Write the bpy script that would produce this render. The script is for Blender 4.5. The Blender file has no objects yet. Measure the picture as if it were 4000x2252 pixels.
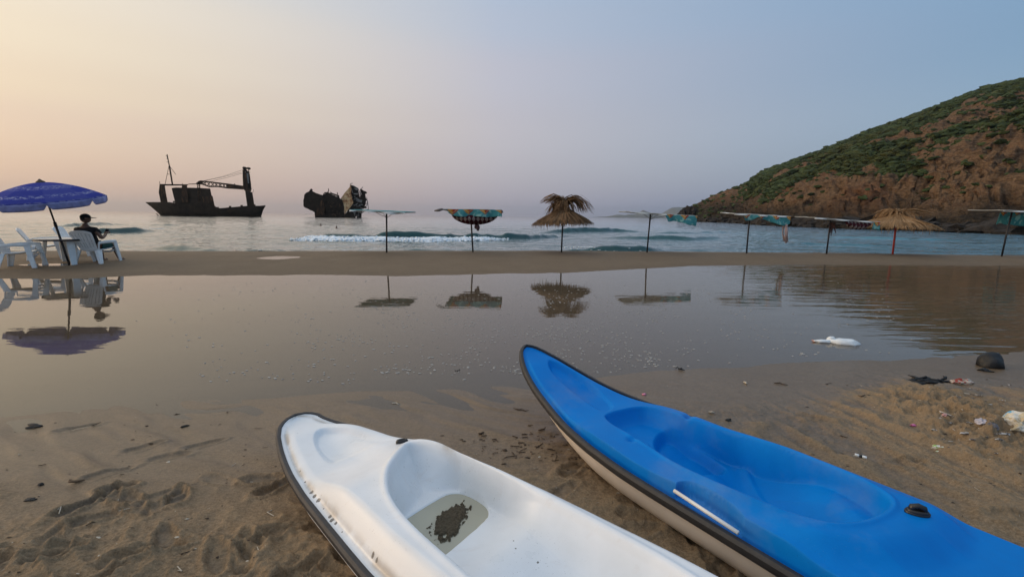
import bpy, bmesh, math, random
import numpy as np
from mathutils import Vector, Matrix
random.seed(7); RNG = np.random.default_rng(7)
SC = bpy.context.scene; COL = SC.collection
R = math.radians

# ------------------------------------------------------------------ camera
PW, PH, PF, HC = 4000., 2252., 1700., 1.53
pit = math.atan(282/PF); rol = math.atan(0.013)
FWD = np.array([0, math.cos(pit), -math.sin(pit)])
_r0 = np.array([1., 0, 0]); _u0 = np.array([0, math.sin(pit), math.cos(pit)])
RGT = math.cos(rol)*_r0 + math.sin(rol)*_u0
UPV = -math.sin(rol)*_r0 + math.cos(rol)*_u0
CAM = np.array([0, 0, HC])
def ray(x, y): return FWD*PF + RGT*(x-PW/2) - UPV*(y-PH/2)
def gnd(x, y, z=0.):                       # where the sight line of a photo point meets height z
    d = ray(x, y); return CAM + d*((z-HC)/d[2])
def atY(x, y, Y):                          # where it meets the upright plane at distance Y
    d = ray(x, y); return CAM + d*(Y/d[1])
cd = bpy.data.cameras.new('camera'); cam = bpy.data.objects.new('camera', cd); COL.objects.link(cam)
cd.sensor_width = 36; cd.lens = 36*PF/PW; cd.clip_start = 0.05; cd.clip_end = 40000
M = Matrix.Identity(4)
for i in range(3):
    M[i][0], M[i][1], M[i][2], M[i][3] = RGT[i], UPV[i], -FWD[i], CAM[i]
cam.matrix_world = M; SC.camera = cam
SC.view_settings.view_transform = 'Standard'; SC.view_settings.look = 'None'
SC.view_settings.exposure = 0; SC.view_settings.gamma = 1

# ------------------------------------------------------------------ helpers
def lin(r, g, b):
    f = lambda c: c/12.92 if c <= .04045 else ((c+.055)/1.055)**2.4
    return (f(r/255), f(g/255), f(b/255), 1)
def sm(a, b, x):
    t = np.clip((np.asarray(x, float)-a)/(b-a), 0, 1); return t*t*(3-2*t)
def _hash(ix, iy, seed):
    h = (np.asarray(ix).astype(np.int64)*374761393 + np.asarray(iy).astype(np.int64)*668265263 + seed*974634777) & 0xffffffff
    h = ((h ^ (h >> 13))*1274126177) & 0xffffffff
    h = ((h ^ (h >> 16))*73244475) & 0xffffffff
    return ((h ^ (h >> 15)) & 0xffff)/65535.0
def vn(x, y, seed=0):
    x = np.asarray(x, float); y = np.asarray(y, float)
    ix = np.floor(x); iy = np.floor(y); fx = x-ix; fy = y-iy
    fx = fx*fx*fx*(fx*(fx*6-15)+10); fy = fy*fy*fy*(fy*(fy*6-15)+10)
    a = _hash(ix, iy, seed); b = _hash(ix+1, iy, seed); c = _hash(ix, iy+1, seed); d = _hash(ix+1, iy+1, seed)
    return (a*(1-fx)+b*fx)*(1-fy) + (c*(1-fx)+d*fx)*fy - .5
def fbm(x, y, o=4, seed=0, g=.5):
    s = 0; a = 1.
    for k in range(o):
        s = s + a*vn(x*2**k + k*17.3, y*2**k - k*9.1, seed+k); a *= g
    return s
def link(o, parent=None):
    COL.objects.link(o)
    if parent: o.parent = parent
    return o
def mesh_np(name, V, Fc, mat, parent=None, smooth=True, attrs=None, uv=None):
    me = bpy.data.meshes.new(name)
    V = np.asarray(V, np.float32)
    if isinstance(Fc, np.ndarray):
        n, k = Fc.shape
        me.vertices.add(len(V)); me.vertices.foreach_set('co', V.ravel())
        me.loops.add(n*k); me.loops.foreach_set('vertex_index', Fc.astype(np.int32).ravel())
        me.polygons.add(n); me.polygons.foreach_set('loop_start', np.arange(0, n*k, k, dtype=np.int32))
    else:
        me.from_pydata(V.tolist(), [], Fc)
    me.update(calc_edges=True); me.validate()
    me.polygons.foreach_set('use_smooth', [smooth]*len(me.polygons))
    for nm, arr in (attrs or {}).items():
        at = me.attributes.new(nm, 'FLOAT', 'POINT'); at.data.foreach_set('value', np.asarray(arr, np.float32))
    if uv is not None:
        ul = me.uv_layers.new(name='UVMap'); li = np.empty(len(me.loops), np.int32)
        me.loops.foreach_get('vertex_index', li); ul.data.foreach_set('uv', np.asarray(uv, np.float32)[li].ravel())
    if mat: me.materials.append(mat)
    return link(bpy.data.objects.new(name, me), parent)
def gridfaces(nr, nc, wrap=False):
    r = np.arange(nr-1)[:, None]; c = np.arange(nc if wrap else nc-1)[None, :]
    a = r*nc+c; b = r*nc+(c+1) % nc; d = a+nc; e = b+nc
    return np.stack([a, b, e, d], -1).reshape(-1, 4)
class MB:
    "collects shapes, links them as ONE mesh object"
    def __init__(s): s.v = []; s.f = []; s.uv = None
    def add(s, V, Fs):
        o = len(s.v); s.v += [tuple(map(float, p)) for p in V]; s.f += [tuple(int(i)+o for i in f) for f in Fs]; return s
    def hexa(s, P):      # 8 corners: bottom 4 ccw, top 4
        return s.add(P, [(3,2,1,0),(4,5,6,7),(0,1,5,4),(1,2,6,5),(2,3,7,6),(3,0,4,7)])
    def box(s, c, d, rz=0):
        x, y, z = (k/2 for k in d); P = []
        for zz in (-z, z):
            for xx, yy in ((-x,-y),(x,-y),(x,y),(-x,y)):
                P.append((c[0]+xx*math.cos(rz)-yy*math.sin(rz), c[1]+xx*math.sin(rz)+yy*math.cos(rz), c[2]+zz))
        return s.hexa(P)
    def tube(s, pts, rad, n=8, cap=True, flat=1.0):
        pts = [np.array(p, float) for p in pts]; rad = rad if hasattr(rad, '__len__') else [rad]*len(pts)
        o = len(s.v); prev = None
        for i, p in enumerate(pts):
            t = pts[min(i+1, len(pts)-1)] - pts[max(i-1, 0)]; t = t/(np.linalg.norm(t)+1e-9)
            a = prev if prev is not None else (np.array([0,0,1.]) if abs(t[2]) < .9 else np.array([1.,0,0]))
            u = a - t*(a@t); u /= np.linalg.norm(u)+1e-9; w = np.cross(t, u); prev = u
            for k in range(n):
                q = 2*math.pi*k/n; s.v.append(tuple(p + rad[i]*(math.cos(q)*u + flat*math.sin(q)*w)))
        for i in range(len(pts)-1):
            for k in range(n):
                s.f.append((o+i*n+k, o+i*n+(k+1)%n, o+(i+1)*n+(k+1)%n, o+(i+1)*n+k))
        if cap:
            s.f.append(tuple(o+k for k in range(n))[::-1]); s.f.append(tuple(o+(len(pts)-1)*n+k for k in range(n)))
        return s
    def prism(s, A, B):  # two matching loops
        n = len(A); o = len(s.v); s.v += [tuple(map(float, p)) for p in A] + [tuple(map(float, p)) for p in B]
        s.f.append(tuple(o+i for i in range(n))); s.f.append(tuple(o+n+i for i in range(n))[::-1])
        for i in range(n): s.f.append((o+(i+1)%n, o+i, o+n+i, o+n+(i+1)%n))
        return s
    def blob(s, c, r, seed=0, jit=.25, sub=1, sz=(1,1,1)):
        V, Fs = ICO[sub]; rr = np.random.default_rng(seed); k = 1 + jit*(rr.random(len(V))-.5)*2
        return s.add(V*k[:, None]*np.array(sz)*r + np.array(c), Fs)
    def build(s, name, mat, parent=None, smooth=False, origin=None):
        V = np.array(s.v) if len(s.v) else np.zeros((0, 3))
        if origin is not None: V = V - np.array(origin)
        return mesh_np(name, V, s.f, mat, parent, smooth)
ICO = {}
for _k in (1, 2, 3):
    _b = bmesh.new(); bmesh.ops.create_icosphere(_b, subdivisions=_k, radius=1)
    ICO[_k] = (np.array([v.co[:] for v in _b.verts]), [tuple(v.index for v in f.verts) for f in _b.faces]); _b.free()
def tag(o, label=None, cat=None, group=None, kind=None):
    if label: o['label'] = label
    if cat: o['category'] = cat
    if group: o['group'] = group
    if kind: o['kind'] = kind
    return o
def empty(name, loc, label=None, cat=None, group=None):
    o = bpy.data.objects.new(name, None); COL.objects.link(o); o.location = tuple(map(float, loc)); o.empty_display_size = .2
    return tag(o, label, cat, group)
def copy_tree(o, parent=None):
    c = o.copy(); COL.objects.link(c); c.parent = parent
    for ch in list(o.children): copy_tree(ch, c)
    return c
def solid(o, th, off=0):
    m = o.modifiers.new('thickness', 'SOLIDIFY'); m.thickness = th; m.offset = off; return o
def bevel(o, w, seg=2):
    m = o.modifiers.new('bevel', 'BEVEL'); m.width = w; m.segments = seg; m.limit_method = 'ANGLE'; return o

# ------------------------------------------------------------------ materials
class NT:
    def __init__(s, name):
        s.m = bpy.data.materials.new(name); s.m.use_nodes = True; s.t = s.m.node_tree; s.t.nodes.clear()
        s.out = s.n('ShaderNodeOutputMaterial')
    def n(s, typ, **kw):
        nd = s.t.nodes.new(typ)
        for k, v in kw.items(): setattr(nd, k, v)
        return nd
    def l(s, a, b): s.t.links.new(a, b)
    def pos(s, scale=(1,1,1), rot=(0,0,0), obj=False):
        g = s.n('ShaderNodeTexCoord').outputs['Object'] if obj else s.n('ShaderNodeNewGeometry').outputs['Position']
        mp = s.n('ShaderNodeMapping'); mp.inputs['Scale'].default_value = scale; mp.inputs['Rotation'].default_value = rot
        s.l(g, mp.inputs['Vector']); return mp.outputs[0]
    def noise(s, vec, scale, detail=4, rough=.55, dist=0):
        nd = s.n('ShaderNodeTexNoise'); nd.inputs['Scale'].default_value = scale; nd.inputs['Detail'].default_value = detail
        nd.inputs['Roughness'].default_value = rough; nd.inputs['Distortion'].default_value = dist
        s.l(vec, nd.inputs['Vector']); return nd.outputs['Fac']
    def ramp(s, fac, stops, interp='LINEAR'):
        r = s.n('ShaderNodeValToRGB'); r.color_ramp.interpolation = interp; e = r.color_ramp.elements
        while len(e) < len(stops): e.new(.5)
        for k, (p, c) in enumerate(stops): e[k].position = p; e[k].color = c if len(c) == 4 else (*c, 1)
        s.l(fac, r.inputs[0]); return r.outputs[0]
    def mix(s, fac, a, b, blend='MIX'):
        m = s.n('ShaderNodeMix', data_type='RGBA', blend_type=blend)
        for sock, v in ((m.inputs[0], fac), (m.inputs[6], a), (m.inputs[7], b)):
            if hasattr(v, 'is_output'): s.l(v, sock)
            elif sock.type == 'VALUE': sock.default_value = v
            else: sock.default_value = v if len(v) == 4 else (*v, 1)
        return m.outputs[2]
    def math(s, op, a, b=0., c=0.):
        m = s.n('ShaderNodeMath', operation=op)
        for i, v in enumerate((a, b, c)):
            if hasattr(v, 'is_output'): s.l(v, m.inputs[i])
            else: m.inputs[i].default_value = v
        return m.outputs[0]
    def mr(s, v, a, b, c=0., d=1., smooth=False):
        m = s.n('ShaderNodeMapRange'); m.interpolation_type = 'SMOOTHSTEP' if smooth else 'LINEAR'
        for i, x in enumerate((v, a, b, c, d)):
            if hasattr(x, 'is_output'): s.l(x, m.inputs[i])
            else: m.inputs[i].default_value = x
        return m.outputs[0]
    def bump(s, h, strength, dist, prev=None):
        b = s.n('ShaderNodeBump'); b.inputs['Distance'].default_value = dist
        if hasattr(strength, 'is_output'): s.l(strength, b.inputs['Strength'])
        else: b.inputs['Strength'].default_value = strength
        s.l(h, b.inputs['Height'])
        if prev: s.l(prev, b.inputs['Normal'])
        return b.outputs[0]
    def attr(s, name): return s.n('ShaderNodeAttribute', attribute_name=name).outputs['Fac']
    def bsdf(s, col, rough=.6, spec=.5, normal=None, **kw):
        p = s.n('ShaderNodeBsdfPrincipled')
        for k, v in (('Base Color', col), ('Roughness', rough), ('Specular IOR Level', spec)):
            if hasattr(v, 'is_output'): s.l(v, p.inputs[k])
            elif k == 'Base Color': p.inputs[k].default_value = v if len(v) == 4 else (*v, 1)
            else: p.inputs[k].default_value = v
        if normal: s.l(normal, p.inputs['Normal'])
        for k, v in kw.items(): p.inputs[k.replace('_', ' ')].default_value = v
        s.l(p.outputs[0], s.out.inputs[0]); return p
def simple(name, col, rough=.6, var=.25, scale=8, spec=.5, bump=0, bscale=60, obj=True, **kw):
    t = NT(name); v = t.pos(obj=obj); f = t.noise(v, scale, 5)
    a = tuple(c*(1-var) for c in col[:3]); b = tuple(min(1, c*(1+var)) for c in col[:3])
    c = t.ramp(f, [(.3, a), (.7, b)]); nrm = None
    if bump: nrm = t.bump(t.noise(v, bscale, 4), .6, bump)
    t.bsdf(c, rough, spec, nrm, **kw); return t.m

# ------------------------------------------------------------------ sky and sun
SUN_AZ, SUN_EL, GLOW_AZ = -92., 9., -72.
w = bpy.data.worlds.new('World'); SC.world = w; w.use_nodes = True
nt = w.node_tree; nt.nodes.clear()
def wn(t, **k):
    n = nt.nodes.new(t)
    for a, b in k.items(): setattr(n, a, b)
    return n
def wmath(op, a, b=0.):
    m = wn('ShaderNodeMath', operation=op)
    for i, v in enumerate((a, b)):
        if hasattr(v, 'is_output'): nt.links.new(v, m.inputs[i])
        else: m.inputs[i].default_value = v
    return m.outputs[0]
tc = wn('ShaderNodeTexCoord'); sx = wn('ShaderNodeSeparateXYZ'); nt.links.new(tc.outputs['Generated'], sx.inputs[0])
el = wmath('MULTIPLY', wmath('ARCSINE', sx.outputs[2]), 2/math.pi)            # 0..1 = horizon..zenith
hl = wmath('MAXIMUM', wmath('SQRT', wmath('SUBTRACT', 1., wmath('MULTIPLY', sx.outputs[2], sx.outputs[2]))), 1e-3)
ca = wmath('DIVIDE', wmath('ADD', wmath('MULTIPLY', sx.outputs[0], math.sin(R(GLOW_AZ))), wmath('MULTIPLY', sx.outputs[1], math.cos(R(GLOW_AZ)))), hl)
def wramp(stops):
    r = wn('ShaderNodeValToRGB'); e = r.color_ramp.elements; r.color_ramp.interpolation = 'EASE'
    while len(e) < len(stops): e.new(.5)
    for k, (p, c) in enumerate(stops): e[k].position = p/90; e[k].color = lin(*c) if max(c) > 3 else (*c, 1)
    nt.links.new(el, r.inputs[0]); return r.outputs[0]
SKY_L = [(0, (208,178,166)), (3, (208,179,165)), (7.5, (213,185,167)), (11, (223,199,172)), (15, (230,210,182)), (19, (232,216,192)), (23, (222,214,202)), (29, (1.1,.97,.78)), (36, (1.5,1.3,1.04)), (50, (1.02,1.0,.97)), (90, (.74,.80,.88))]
SKY_C = [(0, (174,170,184)), (3, (173,169,183)), (10.8, (184,178,188)), (17, (184,182,195)), (22, (175,183,201)), (27, (165,183,206)), (34, (190,202,214)), (50, (.72,.79,.88)), (90, (.74,.80,.88))]
SKY_R = [(0, (110,140,178)), (4, (112,140,172)), (10, (116,144,176)), (15, (109,140,174)), (21, (110,144,179)), (28, (110,146,182)), (34, (126,160,196)), (50, (.36,.49,.66)), (90, (.74,.80,.88))]
def wmixc(f, a, b):
    m = wn('ShaderNodeMix', data_type='RGBA'); nt.links.new(f, m.inputs[0]); nt.links.new(a, m.inputs[6]); nt.links.new(b, m.inputs[7]); return m.outputs[2]
def wmr(v, a, b):
    m = wn('ShaderNodeMapRange')
    nt.links.new(v, m.inputs[0]); m.inputs[1].default_value = a; m.inputs[2].default_value = b; return m.outputs[0]
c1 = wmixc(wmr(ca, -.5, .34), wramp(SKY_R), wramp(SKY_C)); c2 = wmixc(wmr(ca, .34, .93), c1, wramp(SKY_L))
sky = wn('ShaderNodeTexSky', sky_type='NISHITA'); sky.sun_disc = False; sky.sun_elevation = R(SUN_EL); sky.sun_rotation = R(SUN_AZ)
sky.dust_density = 4; sky.air_density = 1.2
b1 = wn('ShaderNodeBackground'); b1.inputs[1].default_value = .05; nt.links.new(sky.outputs[0], b1.inputs[0])
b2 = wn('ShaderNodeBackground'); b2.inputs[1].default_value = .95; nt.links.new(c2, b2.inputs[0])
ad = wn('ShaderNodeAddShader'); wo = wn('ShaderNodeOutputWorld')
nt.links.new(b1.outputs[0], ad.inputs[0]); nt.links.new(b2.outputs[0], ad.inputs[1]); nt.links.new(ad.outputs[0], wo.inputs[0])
sd = bpy.data.lights.new('sun', 'SUN'); so = bpy.data.objects.new('sun', sd); COL.objects.link(so)
sd.energy = .8; sd.angle = R(28); sd.color = (1, .80, .62)
so.rotation_euler = Vector((-math.sin(R(SUN_AZ))*math.cos(R(SUN_EL)), -math.cos(R(SUN_AZ))*math.cos(R(SUN_EL)), -math.sin(R(SUN_EL)))).to_track_quat('-Z', 'Y').to_euler()
so.location = (-60, 20, 30)

# ================================================================== SETTING: sand, puddle, sea
YN_X = np.array([-30,-8,-3.76,-3.38,-2.74,-1.91,-.89,0,1.0,1.83,2.74,4.0,5.1,6.2,9,30.])
YN_Y = np.array([1.5,2.2,3.0,3.18,3.39,3.42,3.61,3.82,4.02,4.22,4.45,4.67,4.9,5.09,5.5,8.])
YF_X = np.array([-40,-16,-11.5,-10,-8.7,-6.4,-2.7,1.4,3.4,5.9,9.9,13.8,18.9,40.])
YF_Y = np.array([7.5,9.2,9.64,9.87,10.47,10.74,11.2,12.0,12.97,14.28,15.2,15.6,16.0,17.])
YC_X = np.array([-60,-16,-11.7,-8.7,-3.7,1.9,8,15.4,20.3,60.])
YC_Y = np.array([9,13.55,14.2,14.7,15.6,16.6,17.0,17.4,17.3,18.])
SEA_Z = -.25
POOLS = [(gnd(1082, 1006, .15), .62, .55, .15, 5), (gnd(225, 1032, .125), .75, .3, .125, 9)]
def base_z(x, y):
    yn = np.interp(x, YN_X, YN_Y) + .14*vn(x*.7, x*0+3, 3) + .06*vn(x*2.1, x*0+8, 4) + .025*vn(x*6, x*0+8, 14)
    yf = np.interp(x, YF_X, YF_Y) + .06*vn(x*.9, x*0+5, 5) + .16*vn(x*.33, x*0+2, 15) + .04*vn(x*2.4, x*0+2, 16); yc = np.interp(x, YC_X, YC_Y)
    d = yn-y
    near = np.where(d < 2.2, .018*d+.018*d*d/(np.abs(d)+.5), .0716+.012*(d-2.2)); near = np.minimum(near, .4)
    dd = np.minimum(y-yn, yf-y)
    pud = -.05*sm(0, 1.6, dd) - .012*np.clip(dd, 0, .6)
    t = np.clip((y-yf)/(yc-yf), 0, 1)
    bank = .19*(1-(1-t)**1.7)
    far = .19 - .012*(y-yc) - .016*np.clip(y-yc, 0, None)**2; far = np.maximum(far, -3)
    z = np.where(d > 0, near, np.where(y < yf, pud, np.where(y < yc, bank, far)))
    for (c, a, b, z0, sd_) in POOLS:
        e = np.sqrt(((x-c[0])/a)**2 + ((y-c[1])/b)**2) + .35*vn(x*4, y*4, sd_)
        z = z + (z0-z)*(1-sm(1.2, 1.9, e)) - .012*(1-sm(.7, 1.0, e))
    return z
def smallgrid(lo, hi, fine_lo, fine_hi, step, grow):
    a = list(np.arange(fine_lo, fine_hi, step)); s = step
    x = a[-1]
    while x < hi: s *= grow; x += s; a.append(x)
    s = step; x = a[0]; b = []
    while x > lo: s *= grow; x -= s; b.append(x)
    return np.array(b[::-1]+a)
gx = smallgrid(-160, 160, -2.7, 3.6, .0085, 1.021); gy = smallgrid(-60, 45, .8, 4.4, .0085, 1.015)
GX, GY = np.meshgrid(gx, gy)
# rough trodden sand near the camera, smooth wet sand at the water, drag marks at the right
G1, G2 = gnd(3100, 1530), gnd(4000, 1960)
dv = (G2-G1)[:2]; dv /= np.linalg.norm(dv); da = np.arctan2(dv[1], dv[0])
al = GX*dv[0]+GY*dv[1]; ac = -GX*dv[1]+GY*dv[0]
lat0 = -G1[0]*dv[1]+G1[1]*dv[0]
yn_ = np.interp(GX, YN_X, YN_Y); dn = yn_-GY
left = 1-sm(-.2, .9, GX)
rough_l = sm(.85, 2.1, dn + .5*fbm(GX*1.3, GY*1.3, 3, 61))*left
right = sm(1.4, 2.3, GX)*sm(.55, 1.3, dn + .5*fbm(GX*1.1, GY*1.1, 2, 62))
mid = sm(.5, 1.3, dn)*(1-left)*(1-sm(1.4, 2.3, GX))
near_w = sm(-30, -6, -np.abs(GX))*sm(-12, -1, GY)
Z = base_z(GX, GY)
Z += .012*fbm(GX*.55+GY*.3, GY*1.3, 3, 19)*sm(.3, 1.2, GY-np.interp(GX, YF_X, YF_Y))
Z += .010*fbm(GX*.8, GY*.8, 3, 11)*sm(.3, 1.2, np.abs(dn))
# slanting swash ripples just above the waterline on the left
rp = GX*.42+GY*.91; rq = GX*.91-GY*.42
rip = fbm(rq*1.6+.6*vn(rp*2, rq, 3), rp*8.5+1.3*fbm(GX*1.5, GY*1.5, 2, 7), 2, 21)
Z += .026*rip*sm(-.05, .3, dn)*(1-sm(.9, 1.6, dn))*(1-sm(-.4, 1.2, GX)*.8)
# trodden sand
rid = 1-np.abs(fbm(rq*3.6+.5*vn(GX*5, GY*5, 9), rp*7.5, 3, 31))*2.6
T1 = rough_l*(.046*np.clip(rid, 0, 1)**2 + .034*fbm(rq*4.5, rp*6.5, 5, 41, .62) + .034*fbm(rq*9, rp*13, 4, 42, .62)); T1 = T1 + rough_l*.020*np.clip(.9-np.abs(fbm(rq*19, rp*27, 3, 47, .6))*3.0, 0, 1)*sm(-.1, .25, fbm(GX*2.3, GY*2.3, 2, 48)); T1 = .82*T1*(.55+.9*np.clip(fbm(GX*1.6, GY*1.6, 2, 43)+.5, 0, 1)); Z += T1
T2 = mid*(.030*fbm(GX*7, GY*7, 5, 45, .62)+.009*np.clip(1-np.abs(fbm(GX*5, GY*5, 2, 46))*3, 0, 1)); Z += T2
grv = fbm(al*.9+.3*vn(GX*2, GY*2, 12), ac*9+.5*vn(al*1.4, ac, 13), 3, 51)
T3 = right*(.032*grv + .026*fbm(GX*6, GY*6, 5, 55, .62)); Z += T3
tr = np.abs(ac-lat0+.03*np.sin(al*2.5)); Z += right*(-.016*np.exp(-(tr/.035)**2)+.010*np.exp(-((tr-.075)/.03)**2))
CR = np.clip(T1+T2+T3, 0, .05)
# heaped sand at the right edge
for px, py, ra, hh in ((3790,1600,.55,.040),(3900,1690,.45,.045),(3640,1560,.4,.022),(3960,1760,.4,.03),(3720,1500,.45,.02)):
    c = gnd(px, py, .1); e = np.sqrt((GX-c[0])**2+(GY-c[1])**2)/ra
    hp = np.exp(-e**2)*(hh*.6 + hh*1.1*np.clip(fbm(GX*8, GY*8, 5, 71, .65)+.25, -.2, 1)); Z += hp; CR = np.clip(CR+hp*.6, 0, .05)
def dent(cx, cy, ang, a, b, dep, rim):
    r = max(a, b)*2.0
    i0, i1 = np.searchsorted(gy, [cy-r, cy+r]); j0, j1 = np.searchsorted(gx, [cx-r, cx+r])
    X = GX[i0:i1, j0:j1]-cx; Y = GY[i0:i1, j0:j1]-cy
    u = X*math.cos(ang)+Y*math.sin(ang); v = -X*math.sin(ang)+Y*math.cos(ang)
    v = v*(1+.35*np.tanh(u/a)) ; e = np.sqrt((u/a)**2+(v/b)**2) + .22*vn(X*28+cx*9, Y*28, 5)
    Z[i0:i1, j0:j1] += -dep*(1-sm(.65, 1.0, e)) + rim*np.exp(-((e-1.16)/.2)**2)*(.6+1.2*np.clip(vn(X*22, Y*22, 8)+.3, 0, 1))
fp = []
for k in range(60):
    x = random.uniform(-2.3, -.35); y = random.uniform(1.05, 2.35)
    fp.append((x, y, random.choice((.5, 2.2, .2, 1.1, -.4))+random.uniform(-.3, .3), random.uniform(.09, .13), random.uniform(.036, .05), random.uniform(.016, .03), random.uniform(.009, .018)))
for px, py, an in ((300,1660,.7),(560,1740,.6),(800,1730,.6),(660,1780,.4),(420,1850,.7),(860,1880,-.3),(640,1940,.9),(650,1975,1.2)):
    c = gnd(px, py, .03); fp.append((c[0], c[1], an, .12, .042, .011, .005))
for k in range(16):
    fp.append((random.uniform(.2, 1.0), random.uniform(1.5, 2.9), random.uniform(-.5, 2), .11, .045, .014, .008))
for k in range(14):
    fp.append((random.uniform(2.3, 5), random.uniform(1.8, 3.6), random.uniform(-.9, .2), .12, .045, .015, .008))
for f in fp: dent(*f)

def sand_z(x, y):            # height of the finished sand at a point
    i = min(max(np.searchsorted(gy, y), 1), len(gy)-1); j = min(max(np.searchsorted(gx, x), 1), len(gx)-1)
    fy = (y-gy[i-1])/(gy[i]-gy[i-1]); fx = (x-gx[j-1])/(gx[j]-gx[j-1])
    return float((Z[i-1, j-1]*(1-fx)+Z[i-1, j]*fx)*(1-fy) + (Z[i, j-1]*(1-fx)+Z[i, j]*fx)*fy)
def sandm():
    t = NT('beach_sand'); p = t.pos()
    big = t.noise(p, 1.3, 4); med = t.noise(p, 14, 4); fine = t.noise(p, 420, 2); vf = t.noise(p, 1100, 1)
    dry = t.ramp(t.math('ADD', t.math('MULTIPLY', big, .55), t.math('MULTIPLY', med, .45)),
                 [(.28, (.192,.132,.080)), (.5, (.230,.163,.102)), (.74, (.272,.198,.128))])
    dry = t.mix(t.mr(fine, .35, .7), dry, t.mix(.5, dry, (.32,.24,.155)))
    gr1 = t.noise(t.pos((1, 1.9, 1), (0, 0, -.45)), 42, 5, .7); gr2 = t.noise(p, 115, 3, .65)
    dry = t.mix(t.mr(t.math('ADD', t.math('MULTIPLY', gr1, .55), t.math('MULTIPLY', gr2, .45)), .38, .62), t.mix(1, dry, (.62,.60,.57), 'MULTIPLY'), t.mix(1, dry, (1.26,1.25,1.22), 'MULTIPLY'))
    dry = t.mix(t.math('MULTIPLY', t.mr(t.attr('crumb'), .004, .016), .8), dry, t.mix(.55, dry, (.265,.192,.118)))
    dry = t.mix(t.mr(vf, .68, .74), dry, (.05,.036,.025))
    z = t.n('ShaderNodeSeparateXYZ'); t.l(t.n('ShaderNodeNewGeometry').outputs['Position'], z.inputs[0])
    hz = t.math('ADD', z.outputs[2], t.math('MULTIPLY', t.math('SUBTRACT', t.noise(p, 2.2, 3), .5), .03))
    wet = t.mr(hz, .024, .075, 1, 0, True)
    far = t.mr(z.outputs[1], 8, 9.5, 0, .85); wet = t.math('MAXIMUM', wet, far)
    col = t.mix(t.math('MULTIPLY', wet, .75), dry, t.mix(1, dry, (.52,.50,.48), 'MULTIPLY'))
    # pale salt and silt streaks left where the water drained off
    sal = t.noise(t.pos((1.6, 4.2, 1), (0, 0, .5)), 1.3, 6, .7, .6)
    col = t.mix(t.math('MULTIPLY', t.mr(sal, .62, .74), t.math('MULTIPLY', t.mr(hz, .02, .05), .35)), col, (.30,.26,.20))
    ro = t.math('MAXIMUM', t.mr(wet, 0, 1, .92, .34), t.mr(z.outputs[1], 8, 9.5, 0, .85))
    nrm = t.bump(fine, .4, .003); nrm = t.bump(t.noise(p, 70, 5, .65), t.mr(wet, 0, 1, .8, .10), .010, nrm); nrm = t.bump(t.noise(p, 24, 4, .6), t.math('MULTIPLY', t.mr(wet, 0, 1, .8, .0), t.mr(t.attr('crumb'), .0, .012)), .02, nrm)
    t.bsdf(col, ro, t.mr(wet, 0, 1, .2, .38), nrm); return t.m
M_SAND = sandm()
sand = mesh_np('sand_beach', np.stack([GX, GY, Z], -1).reshape(-1, 3), gridfaces(*GX.shape), M_SAND, attrs={'crumb': CR.ravel()})
tag(sand, kind='structure')

def waterm(name, ripple, tint, rough=.004, right=True, murk=None):
    t = NT(name); g = t.n('ShaderNodeNewGeometry').outputs['Position']
    sx_ = t.n('ShaderNodeSeparateXYZ'); t.l(g, sx_.inputs[0])
    calm = t.noise(t.pos((1, 3.5, 1)), 1.1, 3, .5)
    if right:
        act = t.math('MULTIPLY', t.mr(sx_.outputs[0], 2, 8, 0.05, 1, True), 1)
        rp_ = t.noise(t.pos((.45, 2.6, 1), (0, 0, -.25)), 1.7, 3, .45, .3)
        h = t.math('ADD', t.math('MULTIPLY', calm, .10), t.math('MULTIPLY', rp_, act))
    else: h = calm
    nrm = t.bump(h, 1, ripple)
    gl = t.n('ShaderNodeBsdfGlossy'); gl.inputs['Roughness'].default_value = rough; gl.inputs['Color'].default_value = (.97,.97,.97,1); t.l(nrm, gl.inputs['Normal'])
    tr_ = t.n('ShaderNodeBsdfTransparent'); tr_.inputs['Color'].default_value = (*tint, 1)
    fr = t.n('ShaderNodeFresnel'); fr.inputs['IOR'].default_value = 1.38; t.l(nrm, fr.inputs['Normal'])
    under = tr_.outputs[0]
    if murk:
        df = t.n('ShaderNodeBsdfDiffuse'); df.inputs[0].default_value = (*murk[0], 1); mm = t.n('ShaderNodeMixShader'); mm.inputs[0].default_value = murk[1]
        t.l(under, mm.inputs[1]); t.l(df.outputs[0], mm.inputs[2]); under = mm.outputs[0]
    ms = t.n('ShaderNodeMixShader'); t.l(fr.outputs[0], ms.inputs[0]); t.l(under, ms.inputs[1]); t.l(gl.outputs[0], ms.inputs[2])
    t.l(ms.outputs[0], t.out.inputs[0]); return t.m
M_PUD = waterm('puddle_water', .013, (.96,.94,.90), murk=((.21,.16,.108), .32))
px_ = np.linspace(-45, 45, 91); V = []
for x in px_:
    V += [(x, max(.6, float(np.interp(x, YN_X, YN_Y))-1.0), 0), (x, float(np.interp(x, YC_X, YC_Y))-.5, 0)]
F_ = [(2*i, 2*i+2, 2*i+3, 2*i+1) for i in range(len(px_)-1)]
tag(mesh_np('puddle', np.array(V), F_, M_PUD, smooth=False), kind='structure')
M_POOL = waterm('pool_water', .004, (.8,.74,.66), right=False)
for (c, a, b, z0, sd_) in POOLS:
    q = np.linspace(0, 2*math.pi, 40, endpoint=False)
    tag(mesh_np('puddle', np.stack([c[0]+1.25*a*np.cos(q), c[1]+1.25*b*np.sin(q), q*0+z0-.004], -1), [tuple(range(40))], M_POOL, smooth=False), kind='structure')

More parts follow.
